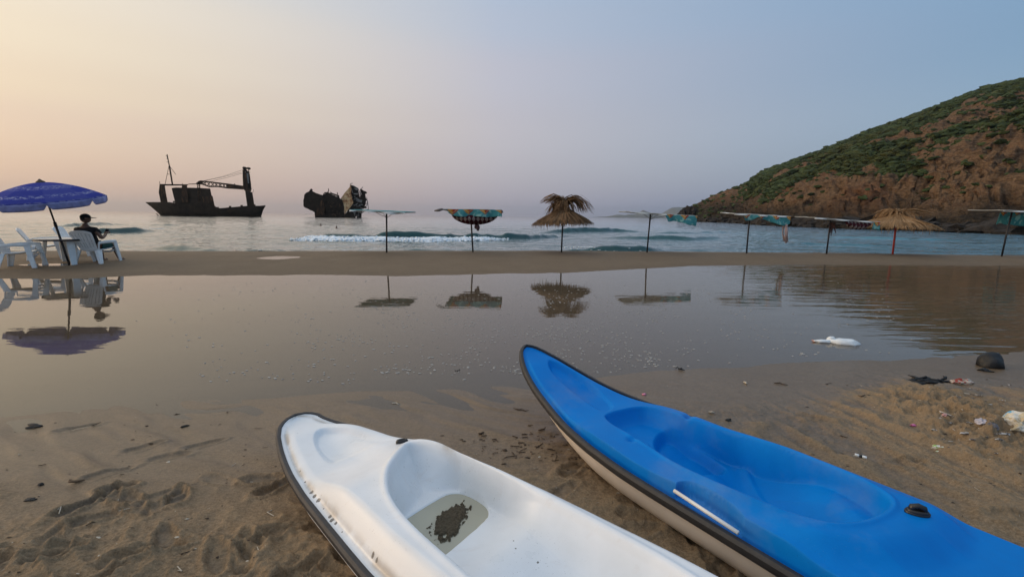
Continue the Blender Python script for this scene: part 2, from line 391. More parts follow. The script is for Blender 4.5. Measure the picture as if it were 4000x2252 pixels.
# ---- sea
wy = [14.]
while wy[-1] < 9000:
    s = .16 if wy[-1] < 62 else max(.16, (wy[-1]-62)*.035+.2); wy.append(wy[-1]+s)
wy = np.array(wy); wt = np.concatenate([np.linspace(-2.4, -1.65, 20), np.linspace(-1.6, 1.6, 640), np.linspace(1.65, 2.4, 20)])
WT, WY = np.meshgrid(wt, wy); WX = WT*WY
SZ = np.full_like(WX, SEA_Z)
damp = 1-sm(60, 260, WY)
SZ += damp*(.035*fbm(WX*1.6, WY*3.4, 3, 87) + .05*fbm(WX*.12, WY*.5, 3, 81) + .05*fbm(WX*.5+3, WY*1.6, 3, 83))
def seapx(px, py): g = gnd(px, py, SEA_Z); return g[0], g[1]
WAVES = [  # (points along the crest foot in the photo, height, front width, back width)
    ([(330,912),(470,905),(560,908),(640,905)], .50, .5, 2.0),
    ([(960,935),(1040,932),(1150,938),(1500,940),(1900,938),(2060,934),(2200,926),(2330,922)], .50, .45, 2.2),
    ([(2060,914),(2180,910),(2290,908),(2400,906),(2530,906)], .55, .6, 2.5),
    ([(2330,930),(2450,932),(2700,938),(2760,936),(2900,934)], .28, .5, 1.6),
    ([(2120,989),(2230,986),(2400,986),(2560,984),(2640,978),(2700,986)], .30, .35, 1.2),
    ([(880,988),(1000,984),(1120,986)], .12, .3, 1.0),
    ([(150,888),(300,880),(420,878)], .4, .7, 2.2), ([(560,880),(680,883),(800,880)], .22, .7, 2),
    ([(420,978),(560,970),(700,974),(900,985)], .16, .4, 1.4), ([(1500,984),(1700,980),(1850,985)], .10, .3, 1.),
    ([(2500,910),(2700,912),(2900,908)], .2, .6, 2.), ([(2900,960),(3150,955),(3400,962),(3700,958)], .16, .5, 1.6),
    ([(3100,925),(3400,932),(3700,940),(3950,945)], .18, .6, 1.6)]
for pts, A, wf, wb in WAVES:
    P = np.array([seapx(*p) for p in pts]); o = np.argsort(P[:, 0]); P = P[o]
    yc = np.interp(WX, P[:, 0], P[:, 1]) + .35*vn(WX*.45, WX*0, 91)
    x0, x1 = P[0, 0], P[-1, 0]; L = (x1-x0)
    env = sm(0, .35, (WX-x0)/L)*(1-sm(.62, 1, (WX-x0)/L))
    d = WY-(yc+wf*.8)
    prof = np.where(d < 0, np.exp(-(d/wf)**2), np.exp(-(d/wb)**2))
    SZ += A*env*prof*(1+.7*vn(WX*.8, WY*.3, 95)+.3*vn(WX*2.2, WY*1.2, 96))
def seam():
    t = NT('sea_water'); p = t.pos(); s3 = t.n('ShaderNodeSeparateXYZ'); t.l(p, s3.inputs[0])
    sh = t.math('MULTIPLY', t.mr(s3.outputs[0], 4, 40, 0, 1, True), t.mr(s3.outputs[1], 150, 40, .15, 1))
    col = t.mix(sh, (.010,.060,.062), (.045,.165,.195))
    col = t.mix(t.mr(t.noise(t.pos((.15, .5, 1)), 1, 3), .35, .7), col, t.mix(1, col, (.6,.75,.8), 'MULTIPLY'))
    dist = t.mr(s3.outputs[1], 15, 400, 1, .25)
    h = t.math('ADD', t.math('MULTIPLY', t.noise(t.pos((.5, 1.5, 1), (0, 0, .12)), .9, 5, .6), 1), t.math('MULTIPLY', t.noise(t.pos((.5, 1.7, 1), (0, 0, -.2)), .22, 3, .5), 2.2))
    h = t.math('ADD', h, t.math('MULTIPLY', t.noise(t.pos((.6, 2.2, 1), (0, 0, .3)), 3.2, 4, .6), .22)); nrm = t.bump(h, dist, .26)
    df = t.n('ShaderNodeBsdfDiffuse'); t.l(col, df.inputs[0])
    gl = t.n('ShaderNodeBsdfGlossy'); gl.inputs['Roughness'].default_value = .06; gl.inputs['Color'].default_value = (.95,.95,.95,1); t.l(nrm, gl.inputs['Normal'])
    fr = t.n('ShaderNodeFresnel'); fr.inputs['IOR'].default_value = 1.34; fn_ = t.bump(h, t.mr(s3.outputs[1], 15, 120, .30, .04), .26); t.l(fn_, fr.inputs['Normal'])
    ms = t.n('ShaderNodeMixShader'); t.l(fr.outputs[0], ms.inputs[0]); t.l(df.outputs[0], ms.inputs[1]); t.l(gl.outputs[0], ms.inputs[2])
    t.l(ms.outputs[0], t.out.inputs[0]); return t.m
sea = mesh_np('sea', np.stack([WX, WY, SZ], -1).reshape(-1, 3), gridfaces(*WX.shape), seam()); tag(sea, kind='structure')
def sea_z(x, y):
    i = min(max(np.searchsorted(wy, y), 1), len(wy)-1); j = min(max(np.searchsorted(wt, x/y), 1), len(wt)-1)
    return float(SZ[i-1:i+1, j-1:j+1].mean())
# foam of the breaking wave
M_FOAM = simple('sea_foam', (.80,.84,.87), .8, .1, 3, bump=.03, bscale=12)
fm = MB(); P = np.array([seapx(*p) for p in [(1150,937),(1300,940),(1500,941),(1700,941),(1900,938),(1985,936)]])
for k in range(3800):
    u = random.random(); x = P[0, 0]+(P[-1, 0]-P[0, 0])*u; y0 = float(np.interp(x, P[:, 0], P[:, 1]))+.35*float(vn(np.array(x*.45), np.array(0.), 91))
    v = random.random()**.8; hgt = (.17+.10*float(vn(np.array(x*.9), np.array(2.), 5)))*min(1, u*9+.25, (1-u)*9+.25)
    y = y0 - .55 + v*.85 + random.gauss(0, .08); z = SEA_Z + .02 + v*hgt*1.15 + random.gauss(0, .03)
    fm.blob((x, y, z), random.uniform(.025, .075), k, .5, 1, (1.8, 1, .7))
xs_ = np.linspace(P[0, 0], P[-1, 0], 420); st_ = []
for x in xs_:
    u = (x-P[0, 0])/(P[-1, 0]-P[0, 0]); y0 = float(np.interp(x, P[:, 0], P[:, 1]))+.35*float(vn(np.array(x*.45), np.array(0.), 91)); hg = (.20+.13*float(vn(np.array(x*.9), np.array(2.), 5)))*min(1, u*9+.1, (1-u)*9+.1)
    for v in np.linspace(0, 1, 9): st_.append((x, y0-.65+v*1.0+.12*float(vn(np.array(x*3.), np.array(v*3), 6)), SEA_Z-.03+hg*1.25*math.sin(math.pi*min(v*.62, .62))+.09*float(fbm(np.array(x*4.), np.array(v*4.), 2, 8))))
fm.add(st_, [tuple(f) for f in gridfaces(420, 9)[:, ::-1]])
for (a, b, n_) in (((640,893),(560,893),60), ((2205,965),(2380,968),90), ((2230,986),(2600,988),70), ((860,986),(1150,989),60)):
    for k in range(n_):
        u = random.random(); x, y = seapx(a[0]+(b[0]-a[0])*u, a[1]+(b[1]-a[1])*u+random.gauss(0, 1.2))
        fm.blob((x, y, sea_z(x, y)+.01), random.uniform(.02, .05), k+9000, .4, 1, (2.2, 1, .35))
tag(fm.build('sea_foam', M_FOAM, smooth=True), kind='stuff', label='white foam of the wave breaking behind the sand bank', cat='foam')

# ---- headland: shore and ridge placed at their own distances, a hill between and behind
SHO = [(2673,862),(2709,864),(2790,867),(2872,871),(2980,878),(3089,884),(3307,892),(3524,898),(3796,908),(4000,914)]
RID = [(2676,812,300),(2709,802,300),(2790,761,298),(2904,723,294),(2980,671,290),(3116,620,282),(3252,571,275),(3388,516,268),(3524,467,260),(3687,402,250),(3850,342,240),(4000,304,230)]
HS = np.array([gnd(x, y, SEA_Z)[:2] for x, y in SHO]); HS[0] = (HS[1][0]-6, HS[1][1]+6)
sx0 = np.array([p[0] for p in SHO], float); rx0 = np.array([p[0] for p in RID], float)
HR = np.array([atY(*p) for p in RID])
uu = np.concatenate([np.linspace(2673, 4000, 330), np.linspace(4006, 6000, 60)])
ext = np.clip(uu-4000, 0, None)
def ex(xs, a): 
    v = np.interp(np.minimum(uu, 4000), xs, a); sl = (a[-1]-a[-2])/(xs[-1]-xs[-2]); return v + sl*ext
Sx, Sy = ex(sx0, HS[:, 0]), np.maximum(ex(sx0, HS[:, 1]), 20)
Rx, Ry, Rz = ex(rx0, HR[:, 0]), ex(rx0, HR[:, 1]), ex(rx0, HR[:, 2])
vv = np.concatenate([np.linspace(-.06, 1, 210), np.linspace(1.03, 2.3, 26)])
UU, VV = np.meshgrid(np.arange(len(uu)), vv)
bx = Sx[UU]+(Rx[UU]-Sx[UU])*VV; by = Sy[UU]+(Ry[UU]-Sy[UU])*VV
pr = np.interp(VV, [-.06, 0, .03, .10, .22, .5, 1.0], [-.06, 0, .07, .17, .30, .58, 1.0])
hz = np.where(VV <= 1, SEA_Z+pr*(Rz[UU]-SEA_Z), SEA_Z+(Rz[UU]-SEA_Z)*np.clip(1.02-np.clip(VV-1, 0, None)**1.6*.8-.02, -.1, 1.1))
nz = fbm(bx*.035, by*.035, 4, 101); nz2 = fbm(bx*.16, by*.16, 4, 105, .6); nz3 = np.abs(fbm(bx*.3+hz*.2, by*.12+hz*.3, 4, 109, .6))
edge = sm(0, .05, VV); rocky = 1-sm(.06, .34, VV+.12*nz)
tipk = np.maximum(sm(2673, 2850, uu), .3)[UU]
hz = hz + edge*(1-.8*sm(.8, 1, VV)*(VV <= 1.2))*tipk*(3.5*nz + 1.5*nz2 + 2.2*(np.abs(fbm(bx*.09, by*.09+hz*.1, 4, 151, .6))-.2)*(1-sm(.45, .75, VV))) + (.2+.8*edge)*rocky*(4.5*nz3*np.clip(hz/6, .25, 1)) 
qq = UU*.045+VV*4.5; r2 = VV*17-UU*.018+1.2*nz; led = np.clip(.5-np.abs(fbm(qq*.55, r2, 4, 161, .6)), 0, .5)*2
hz = hz + edge*(1-sm(.55, .85, VV))*(VV > .03)*(2.0*(led-.6) + .9*fbm(qq*3, r2*3, 3, 165, .6))*tipk
bxx = bx + rocky*1.6*fbm(by*.25, hz*.5, 3, 113); byy = by + rocky*1.8*fbm(bx*.25, hz*.5, 3, 117)
def hillm():
    t = NT('headland_earth'); p = t.pos(); s3 = t.n('ShaderNodeSeparateXYZ'); t.l(p, s3.inputs[0])
    n1 = t.noise(p, .05, 5); n2 = t.noise(t.pos((1, 1, 2.5), (.3, .2, 0)), .35, 6, .65); n3 = t.noise(p, 1.6, 5, .6)
    earth = t.ramp(n2, [(.25, (.042,.030,.021)), (.38, (.14,.088,.053)), (.52, (.29,.185,.108)), (.64, (.18,.098,.057)), (.8, (.40,.28,.16))])
    earth = t.mix(t.mr(n1, .52, .64), earth, t.mix(.5, earth, (.22,.095,.052)))
    rock = t.ramp(t.math('ADD', t.math('MULTIPLY', n3, .5), t.math('MULTIPLY', n2, .5)), [(.3, (.016,.014,.012)), (.48, (.05,.042,.034)), (.66, (.13,.095,.06))])
    hh = t.math('ADD', s3.outputs[2], t.math('MULTIPLY', t.math('SUBTRACT', t.noise(p, .12, 4), .5), 9))
    c = t.mix(t.mr(hh, 3, 7.5, 1, 0), earth, rock)
    tip = t.mr(s3.outputs[1], 150, 215); c = t.mix(t.math('MULTIPLY', tip, t.mr(hh, 8, 18, 1, 0)), c, rock)
    c = t.mix(t.mr(s3.outputs[2], .1, .7, 1, 0), c, (.010,.010,.009))
    veg = t.mr(t.math('ADD', t.attr('veg'), t.math('MULTIPLY', t.math('SUBTRACT', n3, .5), .5)), .4, .55)
    c = t.mix(t.math('MULTIPLY', veg, .95), c, t.ramp(n3, [(.3, (.022,.032,.012)), (.7, (.06,.075,.026))]))
    nrm = t.bump(n3, 1, 1.6); nrm = t.bump(n2, 1, 3.5, nrm)
    t.bsdf(c, .95, .1, nrm); return t.m
vm = fbm(bx*.05+UU*.01, by*.035, 4, 131)
veg = sm(.18, .42, VV + .30*vm + .12*nz)
bare = sm(.12, .30, fbm(bx*.045+7, by*.03, 3, 137)+.10)*(VV > .2)*(1-sm(.62, .8, VV))
gul = np.exp(-((uu[UU]-(3560+ (VV-.25)*520+60*nz))/(55.))**2)*(VV > .22)*(1-sm(.8, 1., VV))
veg = np.clip(veg*(1-.95*bare)*(1-.9*gul)*sm(2860, 2990, uu)[UU], 0, 1)
Hh = mesh_np('headland', np.stack([bxx, byy, hz], -1).reshape(-1, 3), gridfaces(*UU.shape), hillm(), attrs={'veg': veg.ravel()}); tag(Hh, kind='structure')
# scrub covering the slope
cand = RNG.integers(0, UU.size, 150000); sc_ = MB(); SV = []; SF = []; cnt = 0
V1, F1 = ICO[1]; F1 = np.array(F1); VVr, uur = VV.ravel(), uu[UU].ravel(); bxr, byr, hzr, vgr = bxx.ravel(), byy.ravel(), hz.ravel(), veg.ravel()
for k in cand:
    if cnt >= 15000: break
    if VVr[k] > 1.06 or VVr[k] < .05 or uur[k] > 4500: continue
    if random.random() > vgr[k]**1.3*.95 + .03: continue
    dst = byr[k]; r = random.uniform(.32, .95)*(1.5 if random.random() < .12 else 1)*(.75+dst/420)
    jt = 1+.75*(RNG.random(len(V1))-.5); P = V1*jt[:, None]*np.array([1.25, 1.25, .62])*r
    SV.append(P+np.array([bxr[k]+random.gauss(0, .5), byr[k]+random.gauss(0, .5), hzr[k]+.12*r])); SF.append(F1+cnt*len(V1)); cnt += 1
def scrubm():
    t = NT('scrub_leaves'); p = t.pos(); n1 = t.noise(p, .28, 3); n2 = t.noise(p, 2.6, 4, .7); n0 = t.noise(p, .035, 3)
    c = t.ramp(t.math('ADD', t.math('MULTIPLY', n1, .6), t.math('MULTIPLY', n2, .4)), [(.3, (.012,.018,.009)), (.45, (.032,.048,.017)), (.58, (.062,.086,.031)), (.75, (.105,.12,.052))])
    c = t.mix(t.mr(n0, .5, .7), c, t.mix(1, c, (1.25, .95, .8), 'MULTIPLY'))
    t.bsdf(c, .9, .15, t.bump(n2, 1, .5)); return t.m
tag(mesh_np('hillside_scrub', np.concatenate(SV), np.concatenate(SF), scrubm(), smooth=False), kind='stuff', label='low green scrub covering the headland slope', cat='scrub')

rk = MB()
for k in range(420):
    q = random.uniform(2690, 4300); i = int(np.argmin(np.abs(uu-q))); v0 = random.gauss(.0, .012); X_ = Sx[i]+(Rx[i]-Sx[i])*v0; Y_ = Sy[i]+(Ry[i]-Sy[i])*v0
    r = random.uniform(.35, 1.1)*(1+Y_/220)*(1.8 if random.random() < .12 else 1); rk.blob((X_, Y_, SEA_Z+r*.15), r, k, .5, 2 if r > 1.2 else 1, (1.5, 1.1, .75))
for px_r, r in ((2676,4.6),(2690,5.4),(2702,4.0),(2684,3.2),(2720,4.4),(2740,3.8)):
    c = atY(px_r, 852, 292); rk.blob((c[0], c[1], 1.5+r*.3), r, int(px_r), .35, 3, (.9, 1, 1.0))
tag(rk.build('shore_rocks', simple('dark_shore_rock', (.030,.025,.021), .9, .6, .9, .2, bump=.3, bscale=3, obj=False)), 'dark rocks lining the foot of the headland', 'rocks', None, 'stuff')
# ---- far islands on the horizon
def island(name, prof, Y, depth):
    xs = np.array([p[0] for p in prof], float); ys = np.array([p[1] for p in prof], float)
    X = np.linspace(xs[0], xs[-1], 90); top = np.interp(X, xs, ys) ; V = []
    P = np.array([atY(a, b, Y) for a, b in zip(X, top)])
    P[:, 2] = np.maximum(P[:, 2]+fbm(P[:, 0]*.012, P[:, 0]*0, 4, 7)*14, .5)
    prof_v = [(-1, -.02), (-.6, .35), (-.25, .8), (0, 1), (.3, .75), (1, -.02)]
    for (o, h) in prof_v:
        for q in P: V.append((q[0], q[1]+o*depth, SEA_Z+(q[2]-SEA_Z)*h + (h > 0)*12*float(vn(np.array(q[0]*.01), np.array(o*3.), 3))*(q[2] > 20)))
    o = mesh_np(name, np.array(V), gridfaces(len(prof_v), len(P)), simple('island_rock', (.10,.095,.07), .95, .4, .004, obj=False)); tag(o, kind='structure')
island('distant_island', [(2290,851),(2360,846),(2400,838),(2440,842),(2490,833),(2530,832),(2560,836),(2580,851)], 5200, 500)
island('distant_island', [(2478,852),(2497,836),(2512,819),(2530,828),(2560,838),(2600,846),(2640,852)], 6800, 500)
island('distant_island', [(2560,853),(2592,836),(2620,814),(2650,812),(2690,811),(2740,818),(2830,830),(2900,858)], 6000, 600)

# ================================================================== KAYAKS
def pdist(X, Y, poly):       # signed distance to a polygon, positive inside
    P = np.array(poly, float); n = len(P); d = np.full(X.shape, 1e9); ins = np.zeros(X.shape, bool)
    for i in range(n):
        a, b = P[i], P[(i+1) % n]; e = b-a; L = e@e + 1e-12
        t = np.clip(((X-a[0])*e[0]+(Y-a[1])*e[1])/L, 0, 1)
        d = np.minimum(d, np.hypot(X-a[0]-t*e[0], Y-a[1]-t*e[1]))
        c = ((a[1] > Y) != (b[1] > Y)); xi = a[0]+(Y-a[1])*e[0]/(e[1] if abs(e[1]) > 1e-12 else 1e-12)
        ins ^= c & (X < xi)
    return np.where(ins, d, -d)
def smoothpoly(P, it=2):     # corner cutting
    P = [np.array(p, float) for p in P]
    for _ in range(it):
        Q = []
        for i in range(len(P)):
            a, b = P[i], P[(i+1) % len(P)]; Q += [a*.75+b*.25, a*.25+b*.75]
        P = Q
    return np.array(P)
class Kayak:
    def __init__(s, bx, by, th, L, ws, wv, seam, keel):
        s.o = np.array([bx, by]); s.ax = np.array([math.sin(th), -math.cos(th)]); s.nx = np.array([math.cos(th), math.sin(th)])
        s.L = L; s.ws, s.wv = ws, wv; s.seam = seam; s.keel = keel; s.bulge = 0.; s.lean = 0.
    def w(s, S): return np.interp(S, s.ws, s.wv) - s.lean*np.exp(-((S-.15)/.16)**2)*sm(0, .14, S) + s.bulge*sm(.65, 1.05, S)*(1-sm(s.L-1.2, s.L, S))
    def c(s, S): return -s.lean*np.exp(-((S-.15)/.16)**2)*sm(0, .14, S) + s.bulge*sm(.65, 1.05, S)*(1-sm(s.L-1.2, s.L, S))
    def P(s, S, N, Zz):
        S, N, Zz = np.broadcast_arrays(np.asarray(S, float), N, Zz)
        return np.stack([s.o[0]+s.ax[0]*S+s.nx[0]*N, s.o[1]+s.ax[1]*S+s.nx[1]*N, Zz], -1)
    def stations(s, n): q = np.linspace(0, 1, n); return np.concatenate([s.L*.5*q**1.6, (s.L-s.L*.5*q[::-1]**1.6)[1:]])
def wtable(pts, L, wmax, s_tail):
    # width samples are finely interpolated so the outline stays smooth
    S = np.linspace(0, L, 700); W = np.interp(S, [p[0] for p in pts], [p[1] for p in pts])
    W = np.where(S > s_tail, wmax*np.sqrt(np.clip(1-(np.clip(S-s_tail, 0, None)/(L-s_tail))**2.4, 0, 1)), W)
    k = np.ones(15)/15; Wp = np.convolve(np.pad(W, 7, mode='edge'), k, 'valid'); m = S > .15
    W = np.where(m, Wp, W); W[0] = 0.004; W[-1] = .004; return S, W
def kayak_obj(K, root, deckfun, m_deck, m_hull, m_rub, rub_h, rub_w, attrs=None):
    lo = np.array(root.location)
    S = np.sort(np.concatenate([.35*np.linspace(0, 1, 70)**1.7, np.linspace(.35, min(2.75, K.L-.4), 430), np.linspace(1.58, 2.0, 150), np.linspace(min(2.75, K.L-.4), K.L, 70)]))
    S = S[np.insert(np.diff(S) > .0016, 0, True)]; S[-1] = K.L
    T = np.sin(np.linspace(-1, 1, 301)*math.pi/2); SS, TT = np.meshgrid(S, T, indexing='ij'); NN = TT*K.w(SS)+K.c(SS); EE = (1-np.abs(TT))*K.w(SS)
    ZZ = deckfun(SS, NN, EE) + K.seam(SS)
    at = attrs(SS, NN, EE) if attrs else None
    deck = mesh_np('deck', (K.P(SS, NN, ZZ)-lo).reshape(-1, 3), gridfaces(*SS.shape)[:, ::-1].copy(), m_deck, root, True, at)
    ph = np.linspace(0, math.pi, 33); S2, PH_ = np.meshgrid(S[::3] if (len(S)-1) % 3 == 0 else np.append(S[::3], S[-1]), ph, indexing='ij')
    W2 = K.w(S2)-.004; zs = K.seam(S2)-.004; zk = K.keel(S2)
    sn = np.sin(PH_)**.62; Nn = W2*np.sign(np.cos(PH_))*np.abs(np.cos(PH_))**.8+K.c(S2)
    hz_ = zs-(zs-zk)*sn
    mesh_np('hull', (K.P(S2, Nn, hz_)-lo).reshape(-1, 3), gridfaces(*S2.shape), m_hull, root)
    # rubber strip running round the seam
    S3 = np.concatenate([np.linspace(K.L*.97, .3, 120), .3*np.linspace(1, 0, 40)[1:]**2]); w3 = K.w(S3)
    path = [K.P(a, K.c(a)-b, K.seam(a)) for a, b in zip(S3, w3)] + [K.P(a, K.c(a)+b, K.seam(a)) for a, b in zip(S3[::-1][1:], w3[::-1][1:])]
    path = np.array(path); n = len(path); tng = np.gradient(path, axis=0); tng /= np.linalg.norm(tng, axis=1)[:, None]
    outw = np.cross(tng, np.array([0, 0, 1.])); outw /= np.linalg.norm(outw, axis=1)[:, None]; outw *= -1
    if ((path[n//2]+outw[n//2]-path[n//2])@np.append(K.ax, 0)) > 0: outw *= -1
    prof = [(-.006, rub_h*.5), (rub_w*.55, rub_h*.5), (rub_w, rub_h*.22), (rub_w, -rub_h*.3), (rub_w*.6, -rub_h*.5), (-.006, -rub_h*.5)]
    V = np.stack([path+outw*a+np.array([0, 0, b]) for a, b in prof], 1).reshape(-1, 3)-lo
    bevel(mesh_np('rubber_strip', V, gridfaces(n, len(prof), True), m_rub, root, True), .003, 2)
    return deck
# ---- white kayak
zw = lambda s: .25+.065*np.clip(1-s/.554, 0, None)**2
sW, wW = wtable([(0,.004),(.012,.05),(.035,.085),(.069,.117),(.14,.155),(.258,.195),(.38,.228),(.505,.257),(.704,.293),(.972,.325),(1.163,.347),(1.311,.362),(1.6,.375),(2.0,.372)], 3.15, .372, 2.0)
KW = Kayak(-1.301, 2.468, .898, 3.15, sW, wW, zw, lambda s: .05+.26*np.clip(1-s/.75, 0, 1)**1.8+.22*np.clip((s-2.4)/.75, 0, 1)**2)
KW.bulge = .006; KW.lean = .016
P_OPEN = smoothpoly([(.80,.21),(.845,.13),(.90,.06),(.966,-.024),(1.051,-.097),(1.166,-.154),(1.338,-.19),(1.556,-.212),(1.8,-.235),(2.2,-.24),(2.5,-.18),(2.62,.02),(2.5,.2),(2.2,.275),(1.944,.293),(1.676,.306),(1.393,.317),(1.2,.322),(1.05,.312),(.93,.285),(.84,.25)], 2)
P_WELL = smoothpoly([(1.07,-.19),(1.07,.2),(1.10,.262),(1.165,.297),(1.265,.297),(1.335,.27),(1.368,.21),(1.375,-.19)], 2)
P_BOW = smoothpoly([(.22,.02),(.245,.075),(.386,.15),(.56,.20),(.72,.235),(.66,.13),(.60,-.01),(.60,-.12),(.40,-.085),(.27,-.035)], 2)
def deck_w(S, N, E):
    D = .03*sm(0, .25, S) + .09*sm(.6, .98, S)
    D = D + .004*sm(0, .2, N)*sm(.7, 1.1, S)
    D = D + .034*sm(.12, .42, S)*(1-sm(.6, .95, S))*sm(0, .15, N)
    D = D - .03*sm(0, .2, N)*sm(.82, 1.3, S)
    shoulder = sm(.010, np.where(N > 0, .085-.045*sm(.1, .4, S), .085+.03*sm(.7, 1.1, S)), E)
    h = .012*sm(0, .008, E) + (D-.012)*shoulder - .007*np.exp(-((E-.034)/.010)**2)*sm(.05, .2, S)
    # raised hood in front of the cockpit
    d = pdist(S, N, P_OPEN)
    hood = np.exp(-np.clip(-d, 0, None)**2/.055**2)*(1-sm(.98, 1.35, S))
    h = h + .012*hood*shoulder*(1-sm(.0, .16, N))
    h = h + .006*np.exp(-((-d-.012)/.014)**2)
    b = pdist(S, N, P_BOW); h = h - .028*sm(.0, .026+.03*sm(.3, .6, S), b)*(1-.75*sm(.45, .66, S))
    zf = .165-KW.seam(S) + .065*sm(1.37, 1.62, S) - .05*sm(1.62, 1.9, S)*np.exp(-((N-.04)/.17)**2)
    zf = zf + .03*sm(.12, .3, np.abs(N-.04))*sm(1.4, 1.6, S) - .045*sm(0, .016, pdist(S, N, P_WELL))
    wall = .15-.105*sm(.97, 1.12, S)+.08*sm(1.38, 1.7, S)
    k = np.clip(d/wall, 0, 1); k = np.sin(np.clip(k, 0, 1)*math.pi/2)**.9*sm(-.006, .022, d)
    return h*(1-k) + zf*k
CHIPS = [(z[0], z[1], r) for z, r in (((.705,-.262),.016),((.745,-.268),.017),((.79,-.272),.020),((.93,-.295),.014),((.955,-.298),.016),((.985,-.300),.012),((.60,-.238),.008),((1.18,.335),.013),((1.32,.33),.006),((.18,-.075),.005),((1.27,-.315),.010),((1.30,-.318),.008),((.5,-.215),.006),((1.62,.10),.007),((1.585,.13),.006),((1.72,.11),.008),((.86,-.285),.007),((1.05,-.31),.006))]
def attr_w(S, N, E):
    c = np.zeros_like(S)
    for a, b, r in CHIPS:
        c = np.maximum(c, 1-np.hypot(S-a, (N-b)*1.15)/r/(1.0+.9*vn(S*140, N*140, 3)))
    return {'chip': c.ravel(), 'groove': np.exp(-((E-.036)/.014)**2).ravel()}
def whitem():
    t = NT('white_plastic'); p = t.pos(); n = t.noise(p, 5, 5, .6)
    c = t.ramp(n, [(.3, (.73,.745,.76)), (.7, (.81,.825,.845))])
    gr = t.math('MULTIPLY', t.attr('groove'), t.mr(t.noise(p, 7, 4), .4, .62)); c = t.mix(t.math('MULTIPLY', gr, .8), c, (.42,.35,.27))
    st = t.noise(t.pos((3, 9, 3), (0, 0, .7)), 2.2, 6, .7); c = t.mix(t.math('MULTIPLY', t.mr(st, .58, .72), .16), c, (.55,.44,.36))
    sp = t.math('MULTIPLY', t.mr(t.noise(p, 190, 2, .6), .69, .715), t.mr(t.noise(p, 3.3, 3), .52, .60)); c = t.mix(sp, c, (.30,.30,.30))
    c = t.mix(t.mr(t.attr('chip'), .35, .42), c, t.ramp(t.noise(p, 160, 3), [(.4, (.10,.095,.09)), (.7, (.27,.26,.25))]))
    t.bsdf(c, t.mr(n, .3, .7, .26, .4), .5, t.bump(t.noise(p, 30, 3), .1, .001)); return t.m
def bluem():
    t = NT('blue_plastic'); p = t.pos(); n = t.noise(p, 4, 5, .6)
    c = t.ramp(n, [(.3, (.0004,.160,.53)), (.7, (.0005,.200,.62))])
    sc = t.math('MULTIPLY', t.mr(t.noise(t.pos((2, 14, 4), (0, 0, -.95)), 30, 3, .6), .66, .72), t.mr(t.noise(p, 2.6, 3), .5, .65)); c = t.mix(t.math('MULTIPLY', sc, .5), c, (.08,.28,.58))
    sp = t.math('MULTIPLY', t.mr(t.noise(p, 230, 2), .70, .72), t.mr(t.noise(p, 2.4, 3), .55, .62)); c = t.mix(t.math('MULTIPLY', sp, .6), c, (.02,.04,.08))
    du = t.noise(p, 1.8, 6, .65); c = t.mix(t.math('MULTIPLY', t.mr(du, .52, .72), .16), c, (.35,.32,.27))
    t.bsdf(c, t.mr(n, .3, .7, .42, .55), .10, t.bump(t.noise(p, 260, 2), .12, .0008)); return t.m
M_WH, M_BL = whitem(), bluem()
M_RUB = simple('worn_rubber', (.022,.021,.022), .55, .3, 20, bump=.002)
M_RUBG = simple('grey_rubber', (.030,.029,.032), .6, .3, 14, bump=.003)
M_CREAM = simple('cream_plastic', (.66,.57,.48), .5, .15, 3, obj=False)
M_BLK = simple('black_plastic', (.012,.012,.013), .3, .2, 20)
c0 = KW.P(1.4, 0, 0); wk = empty('kayak', (c0[0], c0[1], .05), 'white sit-in kayak with chipped paint and murky water in its cockpit', 'kayak')
kayak_obj(KW, wk, deck_w, M_WH, M_WH, M_RUBG, .036, .021, attr_w)
def fitting(name, K, root, s, n, z, ang, sc=1.0, raised=0.):
    lo = np.array(root.location); c = K.P(s, n, z)-lo; m = MB(); q = np.linspace(0, 2*math.pi, 20, endpoint=False); pts = []
    d0 = np.array([math.cos(ang), math.sin(ang), 0]); d1 = np.array([-math.sin(ang), math.cos(ang), 0])
    for a in list(q)+[q[0]]: pts.append(c+.020*sc*math.cos(a)*d0+.0085*sc*math.sin(a)*d1+np.array([0, 0, .005]))
    m.tube(pts, .006*sc, 8, False)
    base = [c+.028*sc*math.cos(a)*d0+.014*sc*math.sin(a)*d1 for a in q]
    m.prism([b+np.array([0, 0, .004]) for b in base], [b-np.array([0, 0, .012]) for b in base])
    if raised:
        m.tube([c-.016*sc*d0+[0,0,.0], c-.012*sc*d0+[0,0,raised*.8], c+[0,0,raised], c+.012*sc*d0+[0,0,raised*.8], c+.016*sc*d0+[0,0,0]], .008*sc, 8)
    return m.build(name, M_BLK, root, True)
hz_w = float(deck_w(np.array([[.765]]), np.array([[.205]]), np.array([[.1]]))[0, 0]+zw(np.array(.765)))
fitting('eyelet', KW, wk, .765, .205, hz_w+.006, .25, 1.15)
def mudm():
    t = NT('wet_mud'); p = t.pos(); z = t.n('ShaderNodeSeparateXYZ'); t.l(p, z.inputs[0]); n = t.noise(p, 90, 4, .7)
    c = t.ramp(n, [(.3, (.038,.029,.018)), (.7, (.115,.090,.056))]); c = t.mix(t.mr(z.outputs[2], .157, .1635, 1, 0), c, (.20,.175,.12)); t.bsdf(c, .85, .3, t.bump(n, 1, .006)); return t.m
